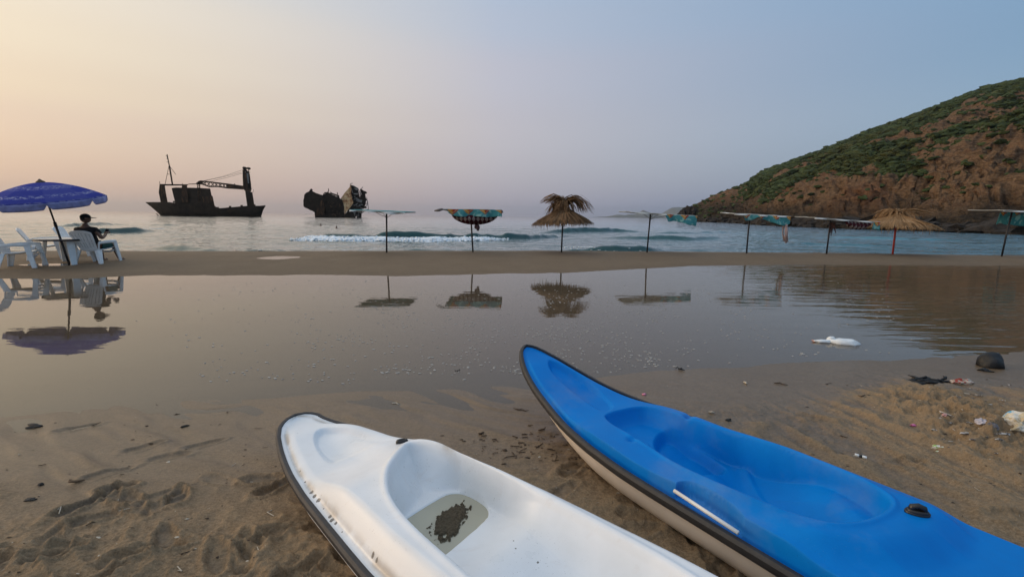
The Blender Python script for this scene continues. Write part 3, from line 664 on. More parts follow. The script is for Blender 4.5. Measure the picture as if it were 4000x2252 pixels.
# rainwater pooled in the footwell, and the clump of mud in it
pw = np.array(P_WELL); wz = .158; pc = KW.P(1.22, .05, wz)
V = np.array([KW.P(pc_[0]+(pc_[0]-1.22)*.0, pc_[1], wz)-pc for pc_ in pw])
M_RAIN = waterm('murky_water', .0015, (.70,.68,.55), right=False, murk=((.56,.54,.43), .7))
ob = mesh_np('rainwater', V[::-1], [tuple(range(len(V)))], M_RAIN, None, False); ob.location = pc; tag(ob, 'murky rainwater pooled in the footwell of the white kayak', 'water')
mo = KW.P(1.225, .10, .150); U_, V2_ = np.meshgrid(np.linspace(-1.15, 1.15, 90), np.linspace(-1.3, 1.3, 44), indexing='ij')
e_ = np.sqrt(np.abs(U_)**2.4+(V2_*(1+.25*U_))**2)+.50*fbm(U_*3.2, V2_*1.9, 5, 15, .72)
e_ = e_-.16; zz = .150+.018*(1-sm(.62, .95, e_))+.004*fbm(U_*16, V2_*8, 3, 16)-.010*sm(.9, 1.1, e_)
mud = mesh_np('mud_clump', KW.P(1.236-.030*U_+.064*V2_, .112+.135*U_, zz).reshape(-1, 3)-mo, gridfaces(90, 44)[:, ::-1].copy(), mudm(), None, True); mud.location = mo
tag(mud, 'dark clump of mud lying in the white kayak water', 'mud')

# ---- blue kayak
zb = lambda s: .25+.243*np.clip(1-s/1.001, 0, None)**2
sB, wB = wtable([(0,.004),(.015,.04),(.04,.070),(.09,.108),(.18,.158),(.26,.19),(.36,.222),(.46,.248),(.58,.274),(.829,.335),(1.094,.39),(1.321,.418),(1.515,.425),(2.2,.425)], 4.0, .425, 2.3)
KB = Kayak(.121, 3.365, .63, 4.0, sB, wB, zb, lambda s: .015+.48*np.clip(1-s/1.25, 0, 1)**1.9+.25*np.clip((s-3.1)/.9, 0, 1)**2)
B_BOW = smoothpoly([(.20,.045),(.23,.10),(.322,.145),(.477,.19),(.66,.165),(.875,.095),(.885,-.05),(.717,-.046),(.503,-.04),(.318,-.028)], 2)
B_OPEN = smoothpoly([(.895,-.06),(.90,.06),(.945,.23),(1.05,.275),(1.24,.30),(1.45,.325),(1.62,.325),(1.834,.268),(2.01,.272),(2.173,.253),(2.262,.19),(2.262,.06),(2.22,-.093),(2.159,-.187),(2.082,-.234),(1.991,-.262),(1.78,-.29),(1.616,-.262),(1.468,-.205),(1.24,-.168),(1.161,-.164),(1.037,-.150),(.93,-.10)], 3)
B_FOOT = smoothpoly([(1.205,-.005),(1.13,.16),(1.14,.25),(1.25,.275),(1.45,.30),(1.57,.26),(1.53,.06),(1.478,-.03),(1.34,-.015)], 2)
B_HAND = smoothpoly([(1.612,-.48),(1.612,-.40),(1.620,-.345),(1.68,-.322),(1.80,-.332),(1.90,-.352),(1.945,-.385),(1.950,-.48)], 2)
def deck_b(S, N, E):
    Dp = .03*sm(0, .25, S)
    Dc = .075*sm(1.35, 1.85, S)
    lim = np.interp(N, [-.42,-.281,-.16,-.02,.103,.268,.42], [2.05,2.146,2.281,2.35,2.39,2.386,2.33])
    Dc = Dc*(1-.8*sm(lim-.02, lim+.13, S))
    step = sm(.040, .053, E)*sm(.55, 1.1, S)
    soft = sm(.0, .06, E)
    rise = Dp*soft*(1-sm(.6, 1.2, S)) + .055*step*sm(.6, 1.2, S)
    rise = rise + (Dc-.01)*(sm(.05, .16, E)*.55+step*.45)*sm(1.2, 1.6, S)
    h = .008*sm(0, .006, E) + rise - .006*np.exp(-((E-.033)/.006)**2)*sm(.1, .3, S) - .026*np.exp(-((E-.028)/.0095)**2)*sm(.45, 1.0, S)
    h = h + .035*np.clip(1-np.abs(N)/.3, 0, 1)*sm(2.45, 2.9, S)*(1-sm(3.2, 3.9, S))
    b = pdist(S, N, B_BOW); h = h - .036*sm(0, .034, b)*(1-.55*sm(.55, .75, S)) - .006*sm(0, .012, b)*(1-sm(.5, .8, S))
    d = pdist(S, N, B_OPEN)
    h = h + .008*np.exp(-((-d-.012)/.012)**2)*sm(1.0, 1.3, S)
    # floor: shallow foot shelf, deep leg well, seat, backrest
    zf = -.048 + 0*S
    zf = zf - .042*sm(1.2, 1.33, S)
    zf = zf - .045*sm(0, .05, pdist(S, N, B_FOOT))*1.5
    zf = zf - .025*sm(1.55, 1.72, S)
    crease = np.interp(N, [-.3,-.191,-.111,.018,.147,.3], [2.22,2.156,2.062,1.932,1.753,1.62])
    zf = zf - .035*np.exp(-((S-crease+.12)/.14)**2)
    zf = zf + .15*sm(crease-.02, crease+.40, S) + .016*np.exp(-((S-crease)/.030)**2)
    ring = np.hypot(S-1.158, (N+.058)); zf = zf + .007*sm(.052, .058, ring)*(1-sm(.064, .070, ring))*(S < 1.3)
    wall = .08-.045*sm(1.15, 1.3, S)*sm(.0, .2, N)-.02*sm(1.3, 1.5, S)+.03*sm(1.95, 2.15, S)
    k = np.clip(d/wall, 0, 1); k = np.sin(k*math.pi/2)**.85*sm(-.004, .014, d)
    h = h*(1-k)+zf*k
    # handle recess in the left side deck, small moulded notches
    hd = pdist(S, N, B_HAND); base = .006+0*S; kk = sm(0, .007, hd); h = h*(1-kk)+np.minimum(h, base)*kk
    h = h - .018*np.exp(-(((S-1.222)/.020)**2+((N+.195)/.03)**2))
    h = h - .030*np.exp(-(((S-1.238)/.022)**2+((N-.325)/.03)**2))
    return h
c0 = KB.P(1.7, 0, 0); bk = empty('kayak', (c0[0], c0[1], .05), 'blue kayak with cream hull and black rubber edge lying on the sand', 'kayak')
kayak_obj(KB, bk, deck_b, M_BL, M_CREAM, M_RUB, .050, .024)
m = MB(); lo = np.array(bk.location); zr = .25+.055
m.tube([KB.P(1.628, -.405, zr)-lo, KB.P(1.935, -.435, zr)-lo], .0085, 12)
m.build('grab_handle', simple('white_tube', (.72,.72,.70), .3, .05), bk, True)
hz_b = float(deck_b(np.array([[2.338]]), np.array([[.165]]), np.array([[.2]]))[0, 0]+.25)
fitting('eyelet', KB, bk, 2.338, .165, hz_b+.006, -.35, 1.5, .028)

# ================================================================== SHADES ALONG THE BANK
def clothm(name, pattern):
    t = NT(name); uv = t.n('ShaderNodeUVMap').outputs[0]; sp = t.n('ShaderNodeSeparateXYZ'); t.l(uv, sp.inputs[0]); u, v = sp.outputs[0], sp.outputs[1]
    p = t.pos(obj=True); n = t.noise(p, 6, 4, .6)
    if pattern == 'teal':       # u metres along the cloth, v metres down from its top edge
        c = t.ramp(n, [(.3, (.055,.25,.28)), (.7, (.12,.40,.42))])
        fr = t.math('FRACT', t.math('DIVIDE', t.math('ADD', u, .12), .56)); tri = t.math('SUBTRACT', .34, t.math('ABSOLUTE', t.math('SUBTRACT', fr, .5)))
        lim = t.math('SUBTRACT', t.math('MULTIPLY', t.math('ADD', tri, t.math('MULTIPLY', t.math('SUBTRACT', t.noise(p, 2.5, 2), .55), .5)), .50), v)
        red = t.math('GREATER_THAN', lim, 0.0); rt = t.math('GREATER_THAN', fr, .5)
        c = t.mix(red, c, t.mix(rt, (.60,.27,.03), (.38,.035,.03)))
        ring = t.math('MULTIPLY', t.math('GREATER_THAN', lim, .05), t.math('LESS_THAN', lim, .075)); c = t.mix(ring, c, (.6,.5,.3))
        wv = t.noise(p, 3.0, 3, .5, 2.0); c = t.mix(t.math('MULTIPLY', t.mr(wv, .56, .62), t.math('SUBTRACT', 1, red)), c, (.30,.55,.52))
    elif pattern == 'argyle':
        a = t.math('ADD', t.math('DIVIDE', u, .15), t.math('DIVIDE', v, .22)); b = t.math('SUBTRACT', t.math('DIVIDE', u, .15), t.math('DIVIDE', v, .22))
        ck = t.math('GREATER_THAN', t.math('MULTIPLY', t.math('SUBTRACT', t.math('FRACT', t.math('MULTIPLY', a, .5)), .5), t.math('SUBTRACT', t.math('FRACT', t.math('MULTIPLY', b, .5)), .5)), 0)
        c = t.mix(ck, (.075,.022,.030), (.36,.30,.29)); la = t.math('ABSOLUTE', t.math('SUBTRACT', t.math('FRACT', a), .5)); lb = t.math('ABSOLUTE', t.math('SUBTRACT', t.math('FRACT', b), .5))
        ln = t.math('GREATER_THAN', t.math('MAXIMUM', la, lb), .44); c = t.mix(ln, c, (.03,.012,.016)); c = t.mix(t.mr(n, .6, .7), c, (.12,.05,.05))
    elif pattern == 'white': c = t.ramp(n, [(.3, (.66,.68,.67)), (.7, (.80,.82,.80))])
    d = t.n('ShaderNodeBsdfDiffuse'); t.l(c, d.inputs[0]); tl = t.n('ShaderNodeBsdfTranslucent'); t.l(c, tl.inputs[0])
    m = t.n('ShaderNodeMixShader'); m.inputs[0].default_value = .3; t.l(d.outputs[0], m.inputs[1]); t.l(tl.outputs[0], m.inputs[2]); t.l(m.outputs[0], t.out.inputs[0]); return t.m
M_TEAL, M_ARG, M_WCL = clothm('teal_print_cloth', 'teal'), clothm('diamond_print_cloth', 'argyle'), clothm('pale_cloth', 'white')
M_POLE = simple('dark_pole_paint', (.014,.014,.018), .5, .4, 12)
M_RED = simple('red_pole_paint', (.42,.045,.03), .5, .25, 12)
M_FRAME = simple('shade_frame', (.10,.095,.09), .6, .3, 10)
M_KNOT = clothm('knotted_cloth', 'argyle')
def sheet(name, P, uv, mat, root, th=.006):          # P: rows x cols x 3
    P = np.asarray(P); r, c = P.shape[:2]
    o = mesh_np(name, P.reshape(-1, 3), gridfaces(r, c), mat, root, True, uv=np.asarray(uv).reshape(-1, 2)); return solid(o, th)
def shade(base_px, top_px, Y, wx, wd, tilt_x, tilt_y, label, off=(0, 0), top_mat=None, sag=.02, seed=0, braces=True, drops=()):
    """flat square shade on one pole; wx along the bank, wd towards the sea"""
    b = gnd(*base_px, .15); Yb = b[1]; b[2] = sand_z(b[0], b[1])-.1
    tp = atY(*top_px, Yb+.0); root = empty('shade', (b[0], b[1], sand_z(b[0], b[1])), label, 'shade', 'flat cloth shades along the sand bank'); lo = np.array(root.location)
    rr = np.random.default_rng(seed)
    MB().tube([b-lo, (b*.5+tp*.5)-lo+[rr.normal(0, .006), 0, 0], tp-lo], .030, 10).build('pole', M_POLE, root, True)
    ex_ = np.array([1, 0, math.tan(tilt_x)]); ey_ = np.array([0, 1, math.tan(tilt_y)]); ce = tp-lo+np.array([off[0], off[1], off[0]*math.tan(tilt_x)+.03])
    cor = lambda a, c_: ce+ex_*a*wx/2+ey_*c_*wd/2
    fr = MB()
    for a, c_ in (((-1,-1),(1,-1)),((1,-1),(1,1)),((1,1),(-1,1)),((-1,1),(-1,-1)),((-1,0),(1,0)),((0,-1),(0,1))): fr.tube([cor(*a)-[0,0,.014], cor(*c_)-[0,0,.014]], .011, 6)
    fr.build('frame', M_FRAME, root, True)
    if braces:
        pm = tp-lo
        for a, c_ in ((-.42,0),(.42,0),(0,-.42),(0,.42)): MB().tube([pm-[0,0,.20], cor(a, c_)-[0,0,.015]], .008, 6).build('brace', M_FRAME, root, True)
    A = np.linspace(-1.01, 1.01, 25); Bq = np.linspace(-1.01, 1.01, 17); AA, BB = np.meshgrid(A, Bq)
    Pz = ce + AA[..., None]*ex_*wx/2 + BB[..., None]*ey_*wd/2
    Pz[..., 2] += .008 - sag*(1-AA**2)*(1-BB**2) + .022*vn(AA*2.5+seed, BB*2.5, seed)
    sheet('canopy', Pz, np.stack([(AA+1)*wx/2, .3+(BB+1)*wd/2], -1), top_mat or M_TEAL, root, .010)
    for k, (edge, u0, u1, fun, mat, sway) in enumerate(drops):       # cloth hanging from an edge
        U = np.linspace(u0, u1, 36); Vq = np.linspace(0, 1, 10); UU_, VV_ = np.meshgrid(U, Vq)
        ln = np.interp(UU_, *fun)*(1+.12*vn(UU_*7, UU_*0+k, 4+seed))
        st = np.array([cor(u, -1.02) if edge == 'front' else cor(u, 1.02) if edge == 'back' else cor(1.02, u) if edge == 'right' else cor(-1.02, u) for u in U])
        Pd = np.repeat(st[None], len(Vq), 0).copy(); Pd[..., 2] -= VV_*ln
        Pd[..., 1] += sway*VV_*ln + .05*VV_*np.sin(UU_*9+k+seed); Pd[..., 0] += .02*VV_*np.sin(UU_*13+seed)
        sheet('hanging_cloth', Pd, np.stack([(UU_-u0)*wx/2, VV_*ln], -1), mat, root, .006)
    return root, ce, cor, lo
# 1: left end of the row, edge on
shade((1510,990),(1510,828), 0, 1.85, 1.6, -.028, .012, 'flat pale topped shade on a thin dark pole beside the broken wreck', off=(-.08, 0), seed=1,
      drops=(('front', -1, 1, ([-1,-.5,0,.5,1],[.05,.03,.05,.09,.05]), M_WCL, .0),))
# 2: teal cloth and a diamond patterned bundle
r2, ce2, cor2, lo2 = shade((1848,988),(1838,826), 0, 2.05, 1.8, -.004, -.03, 'shade draped in teal cloth with a knotted diamond patterned bundle below', off=(.15, 0), seed=2,
      drops=(('front', -.82, 1.0, ([-1,-.8,-.6,.7,.9,1.0],[.02,.12,.24,.24,.22,.24]), M_TEAL, -.05),))
U = np.linspace(-1, 1, 30); Vq = np.linspace(0, 1, 14); UU_, VV_ = np.meshgrid(U, Vq)
bx0 = cor2(.0, -1)+np.array([.06, .12, -.10]); Pb = np.zeros(UU_.shape+(3,))
dep = .42*np.sqrt(np.clip(1-np.abs(UU_)**2.1, 0, 1)); Pb[..., 0] = bx0[0]+UU_*.84; Pb[..., 2] = bx0[2]-VV_*dep
Pb[..., 1] = bx0[1]-.20*np.sin(VV_*math.pi)*np.sqrt(np.clip(1-UU_**2, 0, 1))+VV_*.15+.03*np.sin(UU_*8)
sheet('bundle', Pb, np.stack([(UU_+1)*.84, VV_*dep], -1), M_ARG, r2)
kb = MB(); kc = np.array([bx0[0]+.08, bx0[1]+.06, bx0[2]-.50])
for k in range(7): kb.blob(kc+np.array([random.gauss(0, .025), random.gauss(0, .025), random.uniform(-.06, .07)]), random.uniform(.05, .075), k, .3, 2, (.9,.9,1.1))
kb.build('knot', simple('knot_cloth', (.055,.028,.032), .9, .6, 30), r2, True)
MB().tube([cor2(-1, -1), cor2(-1, -1)+np.array([-.14, 0, -.035]), cor2(-1, -1)+np.array([-.30, .02, -.06])], [.035,.05,.022], 8, flat=.6).build('rolled_cloth_end', simple('grey_cloth', (.14,.12,.11), .9, .4, 20), r2, True)
# 4: long shade, teal print on its right half
shade((2527,989),(2541,836), 0, 2.5, 1.7, -.045, .022, 'shade with a long bare left edge and teal printed cloth on its right half', off=(.22, 0), top_mat=M_WCL, seed=4,
      drops=(('front', -1, .1, ([-1, 1],[.035,.035]), M_WCL, -.0), ('front', .06, 1.0, ([.06,.15,.3,.6,.8,1],[.05,.27,.22,.30,.36,.36]), M_TEAL, -.12),))
# 5: sagging white top, teal print, a rag hanging from its corner
r5, ce5, cor5, lo5 = shade((2916,992),(2929,840), 0, 2.15, 1.2, -.035, .04, 'white topped shade with sagging teal print and a pink rag hanging', off=(.18, 0), top_mat=M_WCL, sag=.04, seed=5,
      drops=(('front', -1, 1, ([-1, 1],[.045,.045]), M_WCL, -.0), ('front', -.72, 1.0, ([-.72,-.6,-.4,-.2,.2,.6,.9,1],[.05,.25,.22,.06,.22,.34,.36,.26]), M_TEAL, -.08),))
M_RAG = simple('pale_pink_rag', (.40,.30,.29), .9, .4, 8)
rg = MB(); r0 = cor5(.88, -.95)+np.array([0, 0, -.30])
for k in range(14):
    a = r0+np.array([random.gauss(0, .035), random.gauss(0, .04), 0]); rg.tube([a, a+np.array([random.gauss(.02, .03), 0, -.3]), a+np.array([random.gauss(.06, .07), random.gauss(0, .04), -random.uniform(.5, .75)])], [.022,.026,.012], 6, flat=.5)
rg.build('hanging_rag', M_RAG, r5, True)
# 6: smaller shade left of the red pole
r6, ce6, cor6, lo6 = shade((3228,994),(3244,858), 0, 2.55, 1.2, -.055, .03, 'narrow white shade overlapping the straw parasol with the red pole', off=(.22, 0), top_mat=M_WCL, sag=.04, seed=6,
      drops=(('front', -1, 1, ([-1, 1],[.045,.045]), M_WCL, -.0), ('front', .82, 1.0, ([.8,1],[.26,.30]), M_TEAL, -.05),))
U = np.linspace(-1, 1, 20); Vq = np.linspace(0, 1, 10); UU_, VV_ = np.meshgrid(U, Vq); b6 = cor6(.38, -.85)+np.array([0, 0, -.04])
dep = .30*np.sqrt(np.clip(1-np.abs(UU_)**2.2, 0, 1)); Pb = np.stack([b6[0]+UU_*.5, b6[1]-.12*np.sin(VV_*3.1)+0*UU_, b6[2]-.03*UU_-VV_*dep], -1)
sheet('bundle', Pb, np.stack([(UU_+1)*.5, VV_*dep], -1), M_ARG, r6)
rg = MB(); r0 = np.array([(b6*0)[0], 0, 0])+cor6(-.13, -.2)+np.array([0, 0, -.12])
for k in range(8):
    a = r0+np.array([random.gauss(0, .05), random.gauss(0, .05), 0]); rg.tube([a, a+np.array([random.gauss(0, .03), 0, -.2]), a+np.array([random.gauss(.04, .05), 0, -random.uniform(.25, .55)])], [.03,.035,.012], 6, flat=.5)
rg.build('hanging_rag', simple('dark_rag', (.06,.03,.028), .9, .5, 9), r6, True)
# 8: at the right edge of the view
shade((3912,1003),(3953,828), 0, 2.7, 1.3, -.022, .015, 'white edged shade on a leaning dark pole at the right end of the row', off=(.25, 0), top_mat=M_WCL, seed=8,
      drops=(('back', .02, 1.0, ([0,1],[.5,.55]), M_TEAL, .1), ('front', -1, 1, ([-1, 1],[.05,.05]), M_WCL, 0)))

# ---- straw parasols
def straw(name, cols):
    t = NT(name); n = t.noise(t.pos((1, 1, .35), obj=True), 26, 3, .6); n2 = t.noise(t.pos(obj=True), 3, 3)
    c = t.ramp(t.math('ADD', t.math('MULTIPLY', n, .65), t.math('MULTIPLY', n2, .35)), cols); t.bsdf(c, .85, .2); return t.m
M_STR_D = straw('brown_straw', [(.30, (.038,.021,.011)), (.5, (.14,.078,.038)), (.7, (.28,.17,.088))])
M_STR_L = straw('golden_straw', [(.30, (.11,.062,.028)), (.5, (.30,.18,.085)), (.7, (.45,.31,.19))])
def strip(m, pts, w, nrm=(0, 0, 1)):
    pts = [np.array(p) for p in pts]; V = []
    for i, p in enumerate(pts):
        t = pts[min(i+1, len(pts)-1)]-pts[max(i-1, 0)]; s = np.cross(t, nrm); s = s/(np.linalg.norm(s)+1e-9)*w*(1-.75*(i/(len(pts)-1))**2)
        V += [p-s, p+s]
    m.add(V, [(2*i, 2*i+1, 2*i+3, 2*i+2) for i in range(len(pts)-1)])
def parasol(base_px, top_px, rim_r, rim_z, apex_h, mat, pole_mat, label, seed, tuft, tilt, pr=.03, conc=.8, sw=1., cnt_=1300):
    b = gnd(*base_px, .15); root = empty('straw_parasol', (b[0], b[1], sand_z(b[0], b[1])), label, 'parasol', 'straw parasols on the sand bank'); lo = np.array(root.location)
    rr = np.random.default_rng(seed); b[2] = root.location[2]-.1; tp = atY(*top_px, b[1])
    MB().tube([b-lo, tp-lo], pr, 10).build('pole', pole_mat, root, True)
    ap = tp-lo; ap[2] = rim_z-lo[2]+apex_h; zr = rim_z-lo[2]
    m = MB()
    def ring(a, f, drop=0, k=1.): # point on the cone
        x = math.cos(a)*rim_r*f*k; y = math.sin(a)*rim_r*f*k
        return np.array([ap[0]+x, ap[1]+y, ap[2]-apex_h*(f**conc)+tilt*x-drop])
    for k in range(cnt_):       # layered straw skirt
        a = rr.uniform(0, 2*math.pi); f0 = rr.uniform(0, .62)**1.2; f1 = min(1.12, f0+rr.uniform(.4, .7)); f1 = f1 if f1 < 1.0 else rr.uniform(.93, 1.07)
        a2 = a+rr.normal(0, .05); off_ = rr.uniform(0, .05)
        q = [ring(a+(a2-a)*t, f0+(f1-f0)*t, off_-.03+.04*t**3+(.05 if t > .9 else 0)) for t in (0, .35, .7, 1)]
        strip(m, q, sw*rr.uniform(.014, .034), (math.cos(a)*.4+rr.normal(0,.5), math.sin(a)*.4, 1))
    for k in range(420):       # ragged fringe
        a = rr.uniform(0, 2*math.pi); p0 = ring(a, rr.uniform(.9, 1.02), .03); ln = rr.uniform(.06, .16)+(.18 if rr.random() < .06 else 0)
        strip(m, [p0, p0+np.array([math.cos(a)*.03, math.sin(a)*.03, -ln*.6]), p0+np.array([math.cos(a)*.02+rr.normal(0, .02), math.sin(a)*.02, -ln])], rr.uniform(.006, .014), (math.cos(a), math.sin(a), .2))
    m.build('thatch', mat, root)
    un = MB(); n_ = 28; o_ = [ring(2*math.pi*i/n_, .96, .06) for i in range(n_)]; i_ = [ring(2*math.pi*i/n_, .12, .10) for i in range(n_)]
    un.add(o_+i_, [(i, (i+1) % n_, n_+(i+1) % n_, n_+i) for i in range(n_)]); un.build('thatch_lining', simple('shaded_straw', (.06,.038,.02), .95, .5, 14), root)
    rb = MB()
    for i in range(8): rb.tube([ring(2*math.pi*i/8, .05, .12), ring(2*math.pi*i/8, .93, .09)], .014, 6)
    rb.build('roof_frame', M_POLE, root, True)
    m = MB()
    for (az, spread, ln_, rise, droop, cnt) in tuft:   # fronds blown about the tip
        for k in range(cnt):
            a = az+rr.normal(0, spread); ln = ln_*rr.uniform(.55, 1.1); r_ = rise*rr.uniform(.5, 1.15); d = np.array([math.cos(a), math.sin(a), 0])
            p0 = ap+np.array([rr.normal(0, .05), rr.normal(0, .05), rr.uniform(-.1, .02)])
            q = [p0, p0+d*ln*.25+[0, 0, r_*.75], p0+d*ln*.55+[0, 0, r_], p0+d*ln*.82+[0, 0, r_*.75-droop*.4], p0+d*ln+[0, 0, r_*.4-droop*rr.uniform(.6, 1.3)]]
            strip(m, q, sw*rr.uniform(.010, .024), (0, rr.normal(0, .7), 1))
    m.build('thatch_tuft', mat, root)
    return root
parasol((2193,988),(2199,842), 1.16, 1.33, .68, M_STR_D, M_POLE, 'brown straw parasol with ragged fronds standing up at its tip', 3,
        [(2.9, .40, .85, .34, .02, 80), (2.5, .7, .5, .30, .25, 50), (-.1, .35, 1.05, .30, .30, 110), (-1.6, .9, .5, .12, .4, 90), (1.4, 1.2, .3, .2, .2, 50), (3.3, .5, .65, .10, .35, 50)], .035, conc=.74)
parasol((3487,994),(3506,830), 1.40, 1.335, .56, M_STR_L, M_RED, 'golden straw parasol on a red pole in front of the headland', 4,
        [(.25, .30, 1.35, .16, .10, 170), (2.4, .6, .75, .14, .30, 150), (.9, .7, .9, .15, .1, 80), (-1.2, .6, .7, .06, .3, 60)], -.015, .036, sw=.62, cnt_=2600)

# ================================================================== TABLE, CHAIRS, BEACH UMBRELLA, MAN
M_PLA = simple('white_chair_plastic', (.72,.74,.74), .42, .12, 6, bump=.001)
def build_chair(label):
    root = empty('plastic_chair', (0, 0, 0), label, 'chair', 'white plastic armchairs on the sand bank')
    # local: +Y is forward, seat 0.36 m
    S_, T_ = np.meshgrid(np.linspace(0, 1, 12), np.linspace(-1, 1, 11), indexing='ij')
    wd = .25-.03*(1-S_); P = np.stack([T_*wd, -.24+.50*S_, .34+.05*S_+.035*np.abs(T_)**2.5-.02*np.sin(S_*3)-.05*np.clip(S_-.9, 0, 1)*6*.1], -1)
    solid(mesh_np('seat', P.reshape(-1, 3), gridfaces(12, 11), M_PLA, root), .022)
    def bp(u, v):     # backrest surface, u -1..1 across, v 0..1 up
        w_ = .20+.085*v-.06*max(0, v-.75)**2*6
        return np.array([u*w_, -.235-.235*v-.05*(1-u*u)*.6*1, .36+.53*v*(1-.10*abs(u)**2.6)])
    b = MB()
    def plate(pts_u, v0, v1, n=8, th=.011):
        r = [[bp(u0*(1-t)+u1*t, v) for t in (0, .5, 1)] for v in np.linspace(v0, v1, n) for (u0, u1) in (pts_u,)]
        A = np.array(r); nrm = np.array([0, -.9, -.35])*th
        o = len(b.v); rows, cols = A.shape[:2]
        for L in (A-nrm, A+nrm): b.v += [tuple(q) for q in L.reshape(-1, 3)]
        k = rows*cols
        for i in range(rows-1):
            for j in range(cols-1):
                a = o+i*cols+j; b.f += [(a, a+1, a+1+cols, a+cols), (k+a+cols, k+a+1+cols, k+a+1, k+a)]
        for i in range(rows-1):
            for j in (0, cols-1):
                a = o+i*cols+j; b.f.append((a, a+cols, k+a+cols, k+a) if j == 0 else (a+cols, a, k+a, k+a+cols))
        for j in range(cols-1):
            for i in (0, rows-1):
                a = o+i*cols+j; b.f.append((a+1, a, k+a, k+a+1) if i == 0 else (a, a+1, k+a+1, k+a))
    for u0, u1 in ((-1,-.80),(-.72,-.50),(-.42,-.16),(-.08,.08),(.16,.42),(.50,.72),(.80,1)): plate((u0, u1), .10, .90)
    for v0, v1 in ((0, .12), (.40, .47), (.88, 1.0)):
        for q in range(8): plate((-1+q*.25, -.75+q*.25), v0, v1, 3)
    b.build('backrest', M_PLA, root)
    for sx in (-1, 1):
        a = MB(); q = [(sx*.295, -.30, .56), (sx*.315, -.10, .575), (sx*.315, .15, .58), (sx*.30, .28, .575), (sx*.29, .315, .555)]
        a.tube(q, [.030,.040,.042,.040,.022], 8, flat=.28); 
        a.tube([(sx*.255, -.27, .36), (sx*.28, -.29, .47), (sx*.293, -.29, .56)], .024, 6, flat=.5)
        bevel(a.build('armrest', M_PLA, root, True), .003)
        for fy, top, bot, z1 in ((1, .245, .335, .565), (-1, -.24, -.33, .37)):
            x0 = sx*(.295 if fy > 0 else .245); x1 = sx*.325
            g = MB(); wt_, wb_ = (.060, .042) if fy > 0 else (.070, .045)
            g.hexa([(x1-.012*sx, bot-wb_, 0), (x1+.016*sx, bot-wb_, 0), (x1+.016*sx, bot+wb_, 0), (x1-.012*sx, bot+wb_, 0),
                    (x0-.012*sx, top-wt_, z1), (x0+.014*sx, top-wt_, z1), (x0+.014*sx, top+wt_, z1), (x0-.012*sx, top+wt_, z1)])
            g.hexa([(x1-.045*sx, bot+fy*wb_*.5, .0), (x1-.01*sx, bot+fy*wb_*.5, 0), (x1-.01*sx, bot+fy*wb_, 0), (x1-.045*sx, bot+fy*wb_, 0),
                    (x0-.075*sx, top+fy*wt_*.6, min(z1, .36)), (x0-.01*sx, top+fy*wt_*.6, min(z1, .36)), (x0-.01*sx, top+fy*wt_, min(z1, .36)), (x0-.075*sx, top+fy*wt_, min(z1, .36))])
            bevel(g.build('leg', M_PLA, root), .006)
    ap_ = MB(); ap_.tube([(-.24, .25, .33), (-.1, .265, .29), (.1, .265, .29), (.24, .25, .33)], .028, 6, flat=.35); ap_.build('front_rail', M_PLA, root, True)
    return root
chair0 = build_chair('empty white plastic armchair left of the table, facing right')
def put(o, x, y, rz, label=None):
    o.location = (x, y, sand_z(x, y)-.015); o.rotation_euler = (0, 0, rz)
    if label: o['label'] = label
CX = {'left': (-12.42, 10.95, R(-62)), 'behind': (-13.35, 12.45, R(-50)), 'man': (-11.40, 11.93, R(6)), 'far': (-13.25, 13.35, R(-70))}
put(chair0, *CX['left'])
for k, lb in (('behind', 'empty white plastic armchair behind the table, seen from its side'), ('man', 'white plastic armchair in which the man in the cap sits'), ('far', 'white plastic armchair half hidden behind the seated man')):
    put(copy_tree(chair0), *CX[k], lb)
# table
tb = gnd(205, 1030, .12); tc_ = np.array([-12.02, 11.75]); tz = sand_z(*tc_)
tr_ = empty('table', (tc_[0], tc_[1], tz), 'white plastic table with a shadow-darkened rim under the blue umbrella', 'table')
q = np.linspace(0, 2*math.pi, 48, endpoint=False); t = MB(); rx_, ry_ = .62, .60
t.prism([(rx_*math.cos(a), ry_*math.sin(a), .655) for a in q], [(rx_*math.cos(a), ry_*math.sin(a), .635) for a in q]); t.build('tabletop', M_PLA, tr_)
t = MB(); prof = [(1.0, .657), (1.025, .655), (1.03, .61), (.99, .61)]
V = np.array([[(rx_*f*math.cos(a), ry_*f*math.sin(a), z) for f, z in prof] for a in q]).reshape(-1, 3)
t.add(V, [tuple(int(k) for k in f) for f in np.array([[(i*4+j, ((i+1) % 48)*4+j, ((i+1) % 48)*4+(j+1) % 4, i*4+(j+1) % 4) for j in range(4)] for i in range(48)]).reshape(-1, 4)])
t.build('table_rim', simple('rim_shade_colour', (.030,.026,.030), .5, .3, 10), tr_, True)  # shadow at the tabletop edge put into the rim's colour
for a in (R(35), R(145), R(215), R(325)):
    g = MB(); c_, s_ = math.cos(a), math.sin(a); d1 = np.array([c_, s_, 0]); d2 = np.array([-s_, c_, 0]); P = []
    for z, r, w1, w2 in ((0, .50, .022, .060), (.625, .40, .030, .085)):
        for e, f in ((-1,-1),(1,-1),(1,1),(-1,1)): P.append(d1*(r+e*w1)+d2*f*w2+np.array([0, 0, z-.02*(z == 0)]))
    bevel(g.hexa(P).build('leg', M_PLA, tr_), .01)
